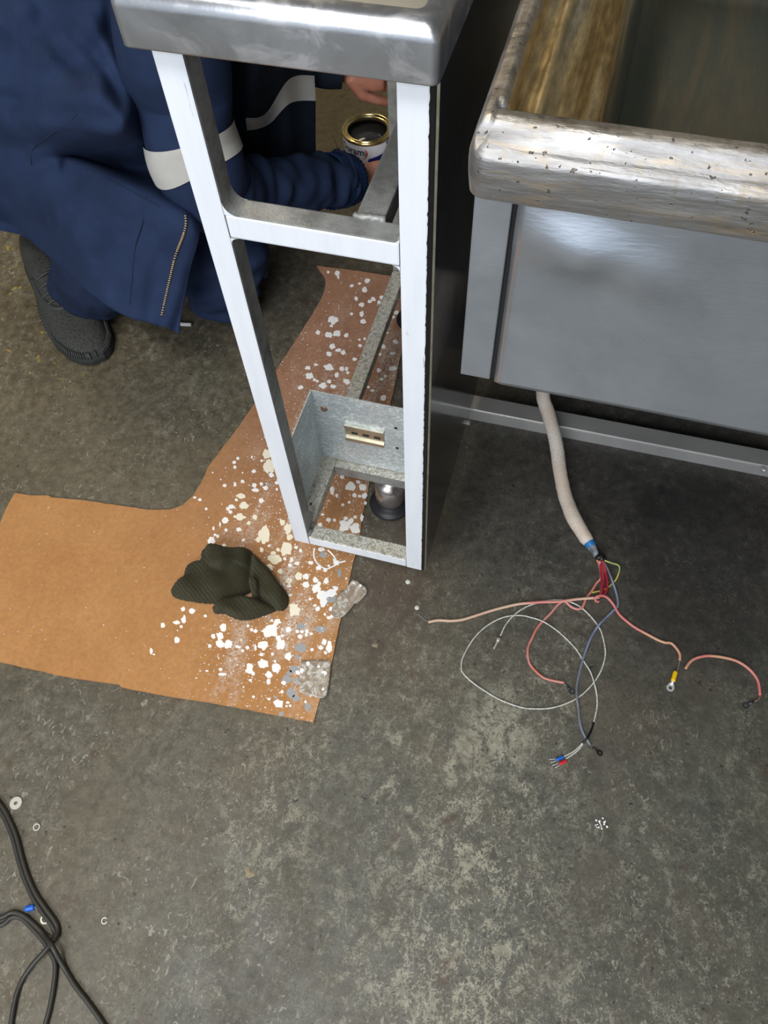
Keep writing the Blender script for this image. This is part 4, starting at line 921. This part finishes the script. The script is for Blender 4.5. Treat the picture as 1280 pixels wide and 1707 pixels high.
# washers and scraps
def ring(name, c, r, ri, label, mat, h=.0016, cat='washer', open_=0):
    C = fl(*c); e = None
    bm = bmesh.new(); K = 28; A_ = []
    for z in (.0003, h):
        A_.append(([bm.verts.new((C.x+r*math.cos(a), C.y+r*math.sin(a), FZ+z)) for a in (2*math.pi*k/K for k in range(K))], [bm.verts.new((C.x+ri*math.cos(a), C.y+ri*math.sin(a), FZ+z)) for a in (2*math.pi*k/K for k in range(K))]))
    for k in range(K):
        j = (k+1) % K
        if open_ and k < open_:
            continue
        bm.faces.new((A_[1][0][k], A_[1][0][j], A_[1][1][j], A_[1][1][k])); bm.faces.new((A_[0][0][j], A_[0][0][k], A_[0][1][k], A_[0][1][j]))
        bm.faces.new((A_[0][0][k], A_[0][0][j], A_[1][0][j], A_[1][0][k])); bm.faces.new((A_[0][1][j], A_[0][1][k], A_[1][1][k], A_[1][1][j]))
    tag(obj(name, bm, mat), label, cat)
ring('washer', (27, 1339), .0088, .0026, 'broad pale penny washer beside the black cable', M['washer'])
ring('washer', (61.5, 1379), .0050, .0034, 'thin bright ring washer below the broad penny washer', M['washer'])
ring('washer', (76, 1532), .0066, .0042, 'brass-coloured ring washer touching the bend of the black cable', M['brass'])
ring('split_ring', (174.5, 1535), .0042, .0030, 'tiny broken split ring alone on the floor right of the cables', M['washer'], .0012, 'ring', 5)
cr_ = empty('crimp_terminal', tuple(fl(50, 1513)), 'blue insulated crimp terminal lying beside the black cable', 'terminal')
wireobj('insulation', [(43, 1515), (57, 1512)], .0040, M['crimp_b'], parent=cr_); lug((67, 1511), (61, 1511.5), .0046, M['washer'], parent=cr_, label='zinc ring')
def drop(c, r, label):
    C = fl(*c); bm = bmesh.new(); lathe(bm, (C.x, C.y, FZ), [(r, .0002), (r*.9, .0012), (r*.5, .0018), (0.0001, .0019)], 18); tag(obj('paint_drop', bm, M['chip'], None, True), label, 'paint drop')
drop((680, 970), .0042, 'round dried paint drop just below the right bench post'); drop((695, 1013), .0040, 'round dried paint drop near the tip of the long pink wire')
for i, (c, lab) in enumerate((((1003, 1376), 'white crumbled paint flakes in the lower right floor'),)):
    bm = bmesh.new()
    for k in range(16):
        C = fl(c[0]+rnd.gauss(0, 5), c[1]+rnd.gauss(0, 4.5)); s_ = rnd.uniform(.0009, .0024); n_ = 5
        vs = [bm.verts.new((C.x+s_*math.cos(2*math.pi*q/n_)*rnd.uniform(.6, 1.2), C.y+s_*math.sin(2*math.pi*q/n_)*rnd.uniform(.6, 1.2), FZ+.0012)) for q in range(n_)]; cv = bm.verts.new((C.x, C.y, FZ+.0001))
        bm.faces.new(vs)
        for q in range(n_): bm.faces.new((vs[q], cv, vs[(q+1) % n_]))
    o = tag(obj('paint_crumbs', bm, M['splat']), lab, 'paint flakes', kind='stuff')
for (c, r, lab) in (((625, 1076), .007, 'ragged tan chip of old paint right of the cardboard'), ((416, 1455), .008, 'ragged tan chip of old paint on the lower middle floor')):
    C = fl(*c); bm = bmesh.new(); n_ = 13
    vs = [bm.verts.new((C.x+r*math.cos(2*math.pi*q/n_)*rnd.uniform(.5, 1.25), C.y+.7*r*math.sin(2*math.pi*q/n_)*rnd.uniform(.5, 1.25), FZ+.0004)) for q in range(n_)]; cv = bm.verts.new((C.x, C.y, FZ+.0016))
    for q in range(n_): bm.faces.new((vs[q], vs[(q+1) % n_], cv))
    tag(obj('paint_chip', bm, plain('tan_chip', (.26, .22, .14), .8)), lab, 'paint chip')

# ================================================================== PERSON
pe = empty('person', tuple(fl(150, 470)), 'person crouching in navy workwear with silver bands, reaching for the paint tin', 'person')
# --- body (one continuous surface): torso, neck, head, arms, hands
bm = bmesh.new()
pel = V((-.90, .74, .14)); che = V((-.74, .70, .48)); nck = V((-.66, .68, .66)); head = V((-.585, .665, .79))
tube(bm, cr([pel, V((-.86, .73, .30)), che, V((-.70, .69, .58)), nck], 6), interp([.12, .12, .125, .085, .050], 6), 24, flat=(1.1, .85))
tube(bm, cr([V((-.685, .685, .60)), nck, V((-.62, .673, .72))], 4), .052, 18)
# head
hd = bmesh.ops.create_icosphere(bm, subdivisions=4, radius=1.0)['verts']
hx = V((.90, -.05, -.42)).normalized(); hz_ = V((.42, 0, .90)).normalized(); hy = hz_.cross(hx).normalized()
for v in hd:
    q = v.co.copy(); fx = q.x; s = 1-.16*max(0, -q.z)**1.5
    v.co = head+hx*(q.x*.095*(1 if q.x > 0 else 1.0))+hy*(q.y*.076*s)+hz_*(q.z*.118)
def hp_(a, b, c): return head+hx*a+hy*b+hz_*c
tube(bm, [hp_(.085, 0, .025), hp_(.103, 0, .0), hp_(.116, 0, -.018), hp_(.098, 0, -.026)], [.008, .010, .014, .009], 12)   # nose
tube(bm, [hp_(.080, -.012, -.052), hp_(.092, 0, -.056), hp_(.080, .012, -.052)], .009, 10)
tube(bm, [hp_(.06, 0, -.10), hp_(.085, 0, -.088)], [.03, .022], 12)                                                  # chin
for s in (-1, 1): tube(bm, [hp_(-.005, s*.072, -.015), hp_(-.008, s*.083, .005), hp_(-.012, s*.084, .028), hp_(-.005, s*.075, .03)], [.009, .012, .012, .008], 10)
# arms
shR = V((-.672, .622, .512)); elR = at(352, 308, .23); wrR = at(580, 300, -.005)
shL = V((-.68, .83, .56)); elL = V((-.47, .95, .34)); wrL = at(566, 110, .235)
def hand(wr, dirv, palm_n, curl, size=1.0, thumb=1, spread=.16, pen=None):
    d = dirv.normalized(); n = (palm_n-d*palm_n.dot(d)).normalized(); s = d.cross(n).normalized()
    L = .092*size
    tube(bm, [wr-d*.03, wr, wr+d*L*.35, wr+d*L*.8, wr+d*L*1.0], [.026*size, .026*size, .036*size, .040*size, .034*size], 14, flat=(1.0, .52), ref=n)
    fl_ = (.072, .082, .076, .060)
    for i in range(4):
        off = (i-1.5)*.0195*size; base = wr+d*(L*.90-abs(i-1.4)*.003)+s*off*thumb
        dd = (d+s*thumb*(i-1.5)*spread*.3).normalized(); p = [base-d*.02, base]; r = [.0100*size, .0098*size]; a = 0; cur = base
        for k, fr_ in enumerate((.46, .31, .23)):
            a += curl[k]; v = dd*math.cos(a)+n*math.sin(a); cur = cur+v*fl_[i]*fr_*size*1.05; p.append(cur); r.append((.0092, .0085, .0070)[k]*size)
        tube(bm, p, r, 10)
    tb = wr+d*.030-s*thumb*.026*size; v1 = (d*.55-s*thumb*.80+n*.35).normalized(); v2 = (d*.85-s*thumb*.25+n*.55).normalized()
    tube(bm, [tb-v1*.015, tb+v1*.030*size, tb+v1*.034*size+v2*.030*size, tb+v1*.034*size+v2*.055*size], [.016*size, .0125*size, .0108*size, .0085*size], 10)
tube(bm, cr([V((-.70, .67, .53)), shR, at(303, 150, .385), elR, elR.lerp(wrR, .5), wrR], 5), interp([.05, .052, .046, .040, .036, .028], 5), 16)
tube(bm, cr([V((-.70, .76, .55)), shL, elL.lerp(shL, .5), elL, elL.lerp(wrL, .5), wrL], 5), interp([.05, .052, .046, .040, .036, .028], 5), 16)
# right hand closes round the tin from the near side
tcv = V((CX, CY, 0)); hr_dir = V((CX, CY, -.01))+V((.012, -.075, 0))-wrR
hand(wrR, at(640, 292, -.01)-wrR, V((.0, 1, .12)), (.35, .75, .45), 1.0, 1)
# left hand: loosely curled, palm towards the post
hand(wrL, at(660, 120, .232)-wrL, V((.15, .80, -.25)), (.75, 1.1, .7), .98, 1)
o = obj('body', bm, M['skin'], pe); remesh(o, .0038, 3)
body = o
# face details and hair
for s in (-1, 1):
    bm = bmesh.new(); r_ = bmesh.ops.create_icosphere(bm, subdivisions=2, radius=.012)['verts']
    for v in r_: v.co += hp_(.078, s*.030, .008)
    obj('eye', bm, M['eye'], body, True)
    bm = bmesh.new(); r_ = bmesh.ops.create_icosphere(bm, subdivisions=2, radius=.0055)['verts']
    for v in r_: v.co += hp_(.0865, s*.030, .006)
    obj('iris', bm, M['iris'], body, True)
    bm = bmesh.new(); tube(bm, [hp_(.084, s*.012, .030), hp_(.088, s*.030, .036), hp_(.074, s*.048, .030)], .004, 8); obj('eyebrow', bm, M['hair'], body, True)
bm = bmesh.new(); tube(bm, [hp_(.086, -.022, -.055), hp_(.097, 0, -.055), hp_(.086, .022, -.055)], [.003, .0055, .003], 10); obj('lips', bm, M['lip'], body, True)
bm = bmesh.new(); r_ = bmesh.ops.create_icosphere(bm, subdivisions=4, radius=1.0)['verts']
for v in r_:
    q = v.co.copy(); k = 1.0+.03*noise.noise(q*6)
    v.co = head+hx*((q.x*.098-.008)*k)+hy*(q.y*.081*k)+hz_*(q.z*.122*k+.006)
dl = [v for v in bm.verts if ((v.co-head).dot(hz_) < .055 and (v.co-head).dot(hx) > .02) or (v.co-head).dot(hz_) < -.045]
bmesh.ops.delete(bm, geom=dl, context='VERTS'); o = obj('hair', bm, M['hair'], pe, True); s_ = o.modifiers.new('s', 'SOLIDIFY'); s_.thickness = .006

# --- cloth helpers
def folds(amp, f1, f2, seed=0):
    def fn(p, n):
        a = noise.noise(V((p.x*f1+seed, p.y*f1, p.z*f1*.6)))
        b = 1-abs(noise.noise(V((p.x*f2-seed, p.y*f2*.8, p.z*f2*.5))))*2.2
        return amp*(a*.9+max(0, b)*.55-.2)
    return fn
# trousers: kneeling leg and raised leg fused into one garment
bm = bmesh.new()
tube(bm, cr([V((-.93, .76, .10)), V((-.86, .74, .24)), V((-.83, .73, .30))], 5), interp([.14, .15, .12], 5), 24)
kn = at(370, 466, .004)
tube(bm, cr([V((-.82, .66, .13)), V((-.68, .60, .09)), V((-.55, .545, .045)), kn, at(402, 452, .0)], 6), interp([.11, .105, .094, .084, .064], 6), 24)   # thigh to knee on the floor
tube(bm, cr([kn, V((-.62, .66, -.005)), V((-.85, .82, -.01)), V((-.98, .90, -.01))], 6), interp([.070, .068, .060, .055], 6), 20)           # lower leg lying back
o = obj('trousers', bm, M['navy'], pe); remesh(o, .006, 3)
displace(o, lambda p, n: .007*(noise.noise(V((p.x*16, p.y*16, p.z*38)))) + .004*math.sin((p.z*2.2+p.x*.8)*46+4*noise.noise(p*12)))
for v in o.data.vertices: v.co.z = max(v.co.z, FZ+.002)
trous = o
# raised leg, shade put into its darker navy, cuff over the shoe
ak = at(140, 470, .02)
bm = bmesh.new()
tube(bm, cr([V((-.84, .62, .20)), V((-.76, .52, .20)), V((-.72, .47, .16)), at(165, 440, .08), at(150, 470, .015), at(148, 482, -.012)], 6), interp([.09, .088, .080, .076, .072, .074], 6), 24, flat=(1.05, .9))
o = obj('trouser_leg', bm, M['navy_leg_shaded'], pe); remesh(o, .005, 2)
displace(o, folds(.006, 14, 26, 3)); 

bm = bmesh.new(); tube(bm, cr([at(282, 536, -.074), at(300, 540, -.075), at(319, 541, -.075)], 5), .0040, 8, flat=(1, 1)); obj('hem_band', bm, M['band'], trous, label='sliver of pale hem tape')
# jacket body: a draped sheet through surveyed points (across x down)
rows = [
 [(-330, -330, .70), (-180, -330, .74), (-40, -300, .76), (60, -260, .76), (150, -230, .74), (220, -210, .70), (280, -190, .64), (320, -180, .58)],
 [(-330, -150, .52), (-170, -150, .55), (-30, -90, .555), (70, -85, .565), (150, -75, .565), (215, -70, .56), (270, -60, .53), (310, -40, .48)],
 [(-330, -10, .40), (-160, -20, .48), (-20, 0, .51), (70, 10, .505), (150, 20, .50), (205, 30, .48), (255, 40, .44), (300, 60, .38)],
 [(-330, 70, .32), (-150, 70, .42), (-15, 95, .445), (75, 105, .45), (150, 110, .445), (208, 125, .425), (250, 140, .38), (295, 150, .30)],
 [(-330, 130, .26), (-140, 140, .35), (-10, 175, .385), (80, 195, .40), (150, 205, .405), (206, 215, .39), (250, 225, .31), (290, 230, .24)],
 [(-330, 190, .20), (-130, 200, .28), (-5, 240, .31), (78, 250, .325), (135, 258, .285), (195, 272, .235), (255, 285, .215), (300, 290, .20)],
 [(-330, 250, .13), (-120, 260, .21), (0, 300, .245), (85, 285, .29), (125, 275, .290), (243, 325, .262), (309, 357, .240), (333, 372, .215)],
 [(-330, 300, .06), (-110, 310, .14), (8, 345, .18), (78, 350, .22), (140, 395, .215), (226, 415, .190), (290, 435, .170), (318, 450, .150)],
 [(-330, 330, .03), (-105, 340, .09), (20, 372, .12), (62, 400, .135), (150, 480, .125), (215, 518, .115), (269, 528, .110), (299, 540, .098)],
 [(-330, 338, .01), (-105, 352, .07), (34, 392, .105), (66, 415, .118), (158, 495, .105), (216, 528, .100), (268, 543, .098), (298, 556, .086)],
]
grid = [[at(*p) for p in r] for r in rows]
for r_ in range(1, len(grid)):      # the back of the jacket wraps round the body
    grid[r_][1] = grid[r_][2]+V((-.14, .035, 0)); grid[r_][0] = grid[r_][2]+V((-.15, .30, 0))
for c_ in range(8):                 # yoke gathered to the collar
    a_ = math.radians(150-c_*30); grid[0][c_] = V((-.675+.075*-math.sin(math.radians(c_*22-30))*.8, .685-.075*math.cos(math.radians(c_*22-80)), .655))
sub = 9
def catrow(pts, n): return cr(pts, n)
dense = [catrow(r, sub) for r in grid]
colsN = len(dense[0]); fullg = []
for c_ in range(colsN): fullg.append(cr([dense[r][c_] for r in range(len(rows))], sub))
rowsN = len(fullg[0])
def gp(u, v):   # u across 0..7, v down 0..9
    i = min(max(int(round(u*sub)), 0), colsN-1); j = min(max(int(round(v*sub)), 0), rowsN-1); return fullg[i][j]
bm = bmesh.new(); gv = [[None]*rowsN for _ in range(colsN)]
JF = [([(3.6,2.4),(4.3,2.9),(4.9,3.5)],-.013,.17),([(2,3.75),(3,3.9),(3.9,3.8),(4.7,3.9)],-.013,.16),([(2.8,1.5),(3.2,2.6),(4.0,3.4)],-.009,.2),([(4.3,1.2),(4.6,2.2),(5.1,3)],-.011,.18),([(3.0,3.35),(3.8,3.3),(4.6,3.6)],.009,.2),([(3.9,2.0),(4.5,2.7),(5.1,3.2)],.007,.15),([(2.9,6.1),(2.75,7.2),(2.9,7.9)],-.007,.16),([(2,2.3),(2.7,2.7),(3.3,3.1)],.008,.2),([(3.2,4.6),(4.1,4.7),(4.9,4.5)],.008,.2),([(5.5,6.6),(5.2,7.4),(5.4,8.2)],.0035,.14),([(3.6,6.8),(4.2,7.4),(4.6,8)],.003,.2)]
def jfold(p, i, j):
    u, v = i/sub, j/sub
    a = .010*noise.noise(V((p.x*9, p.y*9, p.z*14)))+.004*noise.noise(V((p.x*26, p.y*26, p.z*30)))
    # drag folds radiating from under the arm
    d = .0075*math.sin((u*1.3+v*2.2)*2.6+2*noise.noise(V((u, v, 0))))*max(0, 1-abs(v-3.2)/2.6)
    s = max(0., 1-max(0, v-5.6)*.55)
    for line, am, wd in JF:
        dm = 9
        for (a0, b0_), (a1, b1_) in zip(line, line[1:]):
            ex_, ey_ = a1-a0, b1_-b0_; tt = max(0, min(1, ((u-a0)*ex_+(v-b0_)*ey_)/(ex_*ex_+ey_*ey_)))
            dm = min(dm, math.hypot(u-a0-ex_*tt, v-b0_-ey_*tt))
        a += am*math.exp(-(dm/wd)**2)*(1/(.45+.55*s))
    e = .003*math.sin(u*5+v)*max(0, v-6)
    return (a*(.45+.55*s)+d*s+e)
for i in range(colsN):
    for j in range(rowsN):
        p = fullg[i][j]; tc_ = (CAM_LOC-p).normalized(); gv[i][j] = bm.verts.new(p+tc_*jfold(p, i, j))
for i in range(colsN-1):
    for j in range(rowsN-1): bm.faces.new((gv[i][j], gv[i][j+1], gv[i+1][j+1], gv[i+1][j])).smooth = True
gpos = [[gv[i][j].co.copy() for j in range(rowsN)] for i in range(colsN)]
jk = obj('jacket', bm, M['navy'], pe, label='navy work jacket hanging open at the hem'); s_ = jk.modifiers.new('s', 'SOLIDIFY'); s_.thickness = .003; s_.offset = -1
def jp(u, v, off=.002):
    fi = min(max(u*sub, 0), colsN-1.001); fj = min(max(v*sub, 0), rowsN-1.001); i = int(fi); j = int(fj); a = fi-i; b = fj-j
    p = gpos[i][j].lerp(gpos[i+1][j], a).lerp(gpos[i][j+1].lerp(gpos[i+1][j+1], a), b); return p+(CAM_LOC-p).normalized()*off
# pocket seams
for pth in ([(5.0-.0, 6.02), (5.0, 6.5), (4.98, 7), (5.0, 7.5), (5.0, 7.85)], [(4.2, 6.0), (4.6, 6.05), (5.0, 6.1), (5.25, 6.13)], [(4.0, 3.2), (3.6, 3.9), (3.1, 4.4), (2.7, 5.0), (2.6, 5.6)]):
    bm = bmesh.new(); tube(bm, cr([jp(u, v, .0012) for u, v in pth], 8), .0009, 6); obj('seam', bm, M['stitch'], jk, True)
# zip: tape and teeth
bm = bmesh.new(); tube(bm, cr([jp(6, 6.0+.2*k, .001) for k in range(11)], 3), .0030, 6, flat=(1, .4)); zt = obj('zip', bm, M['stitch'], jk, True, label='brass toothed zip')
bm = bmesh.new(); zp = cr([jp(6, 6.0+.2*k, .0028) for k in range(11)], 12); acc = 0
for a, b in zip(zp, zp[1:]):
    acc += (b-a).length
    if acc > .0031:
        acc = 0; t = (b-a).normalized(); s = t.cross((CAM_LOC-a).normalized()).normalized()
        tube(bm, [a-s*.0024, a+s*.0024], .0009, 6)
o = obj('zip_teeth', bm, M['zipm'], zt)
o['kind'] = 'stuff'

# sleeve of the near arm
slp = [V((-.725, .665, .560)), at(262, -70, .535), at(285, 60, .465), at(303, 150, .385), at(318, 225, .320), at(335, 285, .265), at(362, 322, .205), at(415, 322, .150), at(480, 312, .105), at(540, 304, .062), at(572, 300, .040)]
slr = [.080, .086, .080, .0765, .0735, .0725, .070, .058, .054, .051, .047]
sp_ = cr(slp, 10); sr_ = interp(slr, 10)
bm = bmesh.new(); rg_ = tube(bm, sp_, sr_, 40, cap=False); bm.faces.new(rg_[0][::-1])
m_ = len(sp_)
for i, ring_ in enumerate(rg_):
    s = i/10.0
    for k, v in enumerate(ring_):
        d = (v.co-sp_[i]).normalized(); a = k/40*2*math.pi
        fd = 0
        if s > 6.2: fd = (.0135*noise.noise(V((s*3.2, math.cos(a)*1.1, math.sin(a)*1.1)))+.0035*noise.noise(V((s*6, math.cos(a)*2, math.sin(a)*2+5))))*min(1, (s-6.2))
        elif s > 5.3: fd = .009*noise.noise(V((s*2.4, math.cos(a)*1.2, math.sin(a)*1.2+2)))
        else: fd = .006*noise.noise(V((v.co.x*10, v.co.y*10, v.co.z*6)))+.003*math.sin(s*3.1+a*2)
        v.co += d*fd
slv = obj('sleeve', bm, M['navy'], pe, True, label='navy jacket sleeve of the near arm'); s_ = slv.modifiers.new('s', 'SOLIDIFY'); s_.thickness = .002; s_.offset = -1
# reflective band on it
bm = bmesh.new(); ia, ib = 42, 55
idx = list(range(ia, ib+1)); rr = []
for i in idx:
    t = (sp_[min(i+1, m_-1)]-sp_[i-1]).normalized()
    rr.append([bm.verts.new(sp_[i]+(v.co-sp_[i])) for v in []])
bm.free()
dgm = slv.data; ringn = 40
bm = bmesh.new(); R_ = []
# tilt the band so it lies like the photograph's: lower on the outer side, higher on the inner
for q in range(9):
    row = []
    for k in range(ringn):
        a = 2*math.pi*k/ringn
        def pt(i):
            i = max(0, min(m_-2, i)); i0 = int(i); f = i-i0
            return dgm.vertices[i0*ringn+k].co.lerp(dgm.vertices[(i0+1)*ringn+k].co, f), sp_[i0].lerp(sp_[i0+1], f)
        P0, C0 = pt(45)
        side = (P0-C0).normalized().dot(RM @ V((1, 0, 0)))
        i = 38.6+q/8*8.4-2.2*side
        P, Cc = pt(i); row.append(bm.verts.new(P+(P-Cc).normalized()*.0045))
    R_.append(row)
for q in range(8):
    for k in range(ringn): bm.faces.new((R_[q][k], R_[q][(k+1) % ringn], R_[q+1][(k+1) % ringn], R_[q+1][k])).smooth = True
o = obj('reflective_band', bm, M['band'], slv, label='silver band round the near sleeve')
# ribbed cuff
bm = bmesh.new(); cp = cr([at(548, 303, .056), at(566, 301, .042), at(580, 300, .030), at(589, 299, .022)], 6)
rg2 = tube(bm, cp, interp([.0515, .0505, .048, .037], 6), 108, cap=False)
for i, ring_ in enumerate(rg2):
    for k, v in enumerate(ring_): v.co += (v.co-cp[i]).normalized()*(.0018 if k % 3 == 0 else -.0012)
o = obj('knit_cuff', bm, M['cuff'], pe, True, label='ribbed navy knit cuff'); s_ = o.modifiers.new('s', 'SOLIDIFY'); s_.thickness = .002; s_.offset = -1

# far front of the jacket hanging and its sleeve, navy darkened to paint in shade
cur = [
 [(350, 60, .42), (400, 60, .42), (450, 70, .42), (490, 75, .42), (524, 85, .42)],
 [(352, 130, .32), (402, 130, .34), (450, 132, .32), (490, 110, .32), (525, 112, .31)],
 [(355, 190, .24), (404, 196, .26), (442, 190, .22), (482, 132, .28), (524, 126, .26)],
 [(358, 215, .20), (406, 218, .22), (447, 208, .18), (484, 172, .22), (526, 168, .20)],
 [(360, 260, .12), (410, 262, .13), (450, 258, .11), (488, 235, .13), (526, 230, .11)],
 [(365, 310, .04), (415, 312, .04), (455, 312, .03), (490, 300, .03), (528, 290, .03)],
 [(370, 345, -.02), (420, 350, -.02), (460, 350, -.02), (495, 345, -.02), (528, 330, -.02)],
]
cg = [cr([at(*p) for p in r], 8) for r in cur]
cf = [cr([cg[r][c_] for r in range(len(cur))], 6) for c_ in range(len(cg[0]))]
def wav(i, p): return p+(CAM_LOC-p).normalized()*(.012*math.sin(i*.62+.6))
bm = bmesh.new(); gv = [[bm.verts.new(wav(i, p)) for p in col_] for i, col_ in enumerate(cf)]
for i in range(len(gv)-1):
    for j in range(len(gv[0])-1): bm.faces.new((gv[i][j], gv[i][j+1], gv[i+1][j+1], gv[i+1][j])).smooth = True
cpos = [[v.co.copy() for v in c_] for c_ in gv]
cu_ = obj('jacket_front', bm, M['navy_far_shaded'], pe, label='far front of the jacket hanging in folds, shade put into its colour'); s_ = cu_.modifiers.new('s', 'SOLIDIFY'); s_.thickness = .003; s_.offset = -1
bm = bmesh.new(); gv = []
for i in range(9, len(cpos)):
    gv.append([bm.verts.new(cpos[i][j]+(CAM_LOC-cpos[i][j]).normalized()*.0025) for j in range(12, 19)])
for i in range(len(gv)-1):
    for j in range(len(gv[0])-1): bm.faces.new((gv[i][j], gv[i][j+1], gv[i+1][j+1], gv[i+1][j])).smooth = True
obj('reflective_band', bm, M['band'], cu_, label='silver band rippling across the far jacket front')
bm = bmesh.new(); fp = cr([V((-.66, .80, .54)), V((-.56, .93, .44)), at(478, 60, .275), at(530, 100, .245), at(574, 112, .232)], 8)
tube(bm, fp, interp([.095, .074, .050, .043, .036], 8), 28, cap=False)
o = obj('sleeve', bm, M['navy_far_shaded'], pe, True, label='sleeve of the far arm, shade put into its colour'); s_ = o.modifiers.new('s', 'SOLIDIFY'); s_.thickness = .002; s_.offset = -1
# collar
bm = bmesh.new(); tube(bm, [nck-V((.03, 0, .05)), nck-V((.005, 0, .0))], [.085, .07], 24, cap=False); o = obj('collar', bm, M['navy'], pe, True); s_ = o.modifiers.new('s', 'SOLIDIFY'); s_.thickness = .004
# jacket back closing the torso
bm = bmesh.new(); tube(bm, cr([V((-.93, .80, .12)), V((-.90, .79, .28)), V((-.78, .74, .46)), V((-.71, .70, .57)), V((-.69, .69, .62))], 6), interp([.175, .178, .182, .165, .105], 6), 28, flat=(1.15, .85))
o = obj('jacket_back', bm, M['navy'], pe, True); displace(o, folds(.008, 9, 18, 5))

# --- shoe
sh = obj
heel = at(72, 425, FZ); toe = at(168, 606, FZ); heel.z = toe.z = FZ
ax = (toe-heel); SL = ax.length; ax.normalize(); sd = V((-ax.y, ax.x, 0))
print('shoe length', SL)
def shoe_sec(t):  # half width, top height
    kw = [(0, .022), (.04, .034), (.15, .040), (.35, .038), (.6, .050), (.78, .052), (.90, .042), (.97, .026), (1, .008)]
    kh = [(0, .05), (.04, .085), (.2, .095), (.4, .090), (.6, .070), (.78, .056), (.9, .046), (.97, .034), (1, .020)]
    def f(k):
        for (a, x), (b, y) in zip(k, k[1:]):
            if t <= b: q = (t-a)/(b-a); return x+(y-x)*q
        return k[-1][1]
    return f(kw), f(kh)
shoe = obj('shoe', (lambda bm: bm)(bmesh.new()), M['shoe'], pe)
bm = bmesh.new(); rings = []; NT = 34; K = 26
for i in range(NT+1):
    t = i/NT; t = .5-.5*math.cos(math.pi*t); hw, hh = shoe_sec(t); c = heel+ax*(SL*t)+sd*(-.010*math.sin(math.pi*t))
    rings.append([bm.verts.new(c+sd*(hw*math.copysign(abs(math.cos(a))**.75, math.cos(a)))+V((0, 0, .018+(hh-.018)*max(0, math.sin(a))**.8))) for a in (math.pi*k/K for k in range(K+1))])
for i in range(NT):
    for k in range(K): f = bm.faces.new((rings[i][k], rings[i][k+1], rings[i+1][k+1], rings[i+1][k])); f.smooth = True
bmesh.ops.recalc_face_normals(bm, faces=list(bm.faces))
me = bpy.data.meshes.new('shoe'); bm.to_mesh(me); bm.free(); me.materials.append(M['shoe']); shoe.data = me; shoe['label'] = 'charcoal mesh trainer'
bm = bmesh.new(); pr_ = []
for sgn in (1, -1):
    lst = [(.5-.5*math.cos(math.pi*i/30)) for i in range(31)]
    if sgn < 0: lst = lst[::-1]
    for t in lst:
        hw, _ = shoe_sec(t); c = heel+ax*((SL+.006)*t-.003)+sd*(-.010*math.sin(math.pi*t)); pr_.append(c+sd*sgn*(hw+.0045))
def ringz(f, z): 
    cc_ = heel+ax*SL*.5; return [bm.verts.new((cc_.x+(p.x-cc_.x)*f, cc_.y+(p.y-cc_.y)*f, z)) for p in pr_]
rs = [ringz(.96, FZ+.0005), ringz(1.0, FZ+.006), ringz(1.005, FZ+.016), ringz(.985, FZ+.026), ringz(.93, FZ+.030)]
n_ = len(pr_)
for i in range(4):
    for k in range(n_): bm.faces.new((rs[i][k], rs[i][(k+1) % n_], rs[i+1][(k+1) % n_], rs[i+1][k]))
bm.faces.new(rs[0][::-1]); bm.faces.new(rs[-1]); bmesh.ops.recalc_face_normals(bm, faces=list(bm.faces))
obj('sole', bm, M['sole'], shoe, label='dark rubber sole')
# ribbed foxing strip round the toe, as separate ridges
bm = bmesh.new()
for k in range(n_):
    a, b = pr_[k], pr_[(k+1) % n_]
    for q in (.0, .5):
        p = a.lerp(b, q); t = (p-heel).dot(ax)/SL
        if t > .45: 
            nrm = (p-(heel+ax*SL*.6)).normalized(); tube(bm, [V((p.x, p.y, FZ+.024))+nrm*.001, V((p.x, p.y, FZ+.034))-nrm*.008], .0016, 6)
obj('toe_ribs', bm, M['shoe2'], shoe)['kind'] = 'stuff'
def onshoe(t, a, off=.001):
    hw, hh = shoe_sec(t); c = heel+ax*(SL*t)+sd*(-.010*math.sin(math.pi*t))
    return c+sd*(hw*math.copysign(abs(math.cos(a))**.75, math.cos(a)))+V((0, 0, .018+(hh-.018)*max(0, math.sin(a))**.8+off))
bm = bmesh.new()
for q in range(4):
    t = .46+.055*q; tube(bm, cr([onshoe(t, 1.0, .002), onshoe(t+.012, 1.57, .006), onshoe(t, 2.15, .002)], 5), .0022, 6)
obj('laces', bm, M['shoe2'], shoe)
bm = bmesh.new(); tube(bm, cr([onshoe(.42, .9), onshoe(.55, 1.0), onshoe(.66, 1.25), onshoe(.69, 1.57), onshoe(.66, 1.9), onshoe(.55, 2.2), onshoe(.42, 2.3)], 6), .0045, 8, flat=(1.3, .5)); obj('lace_panel', bm, M['shoe2'], shoe)
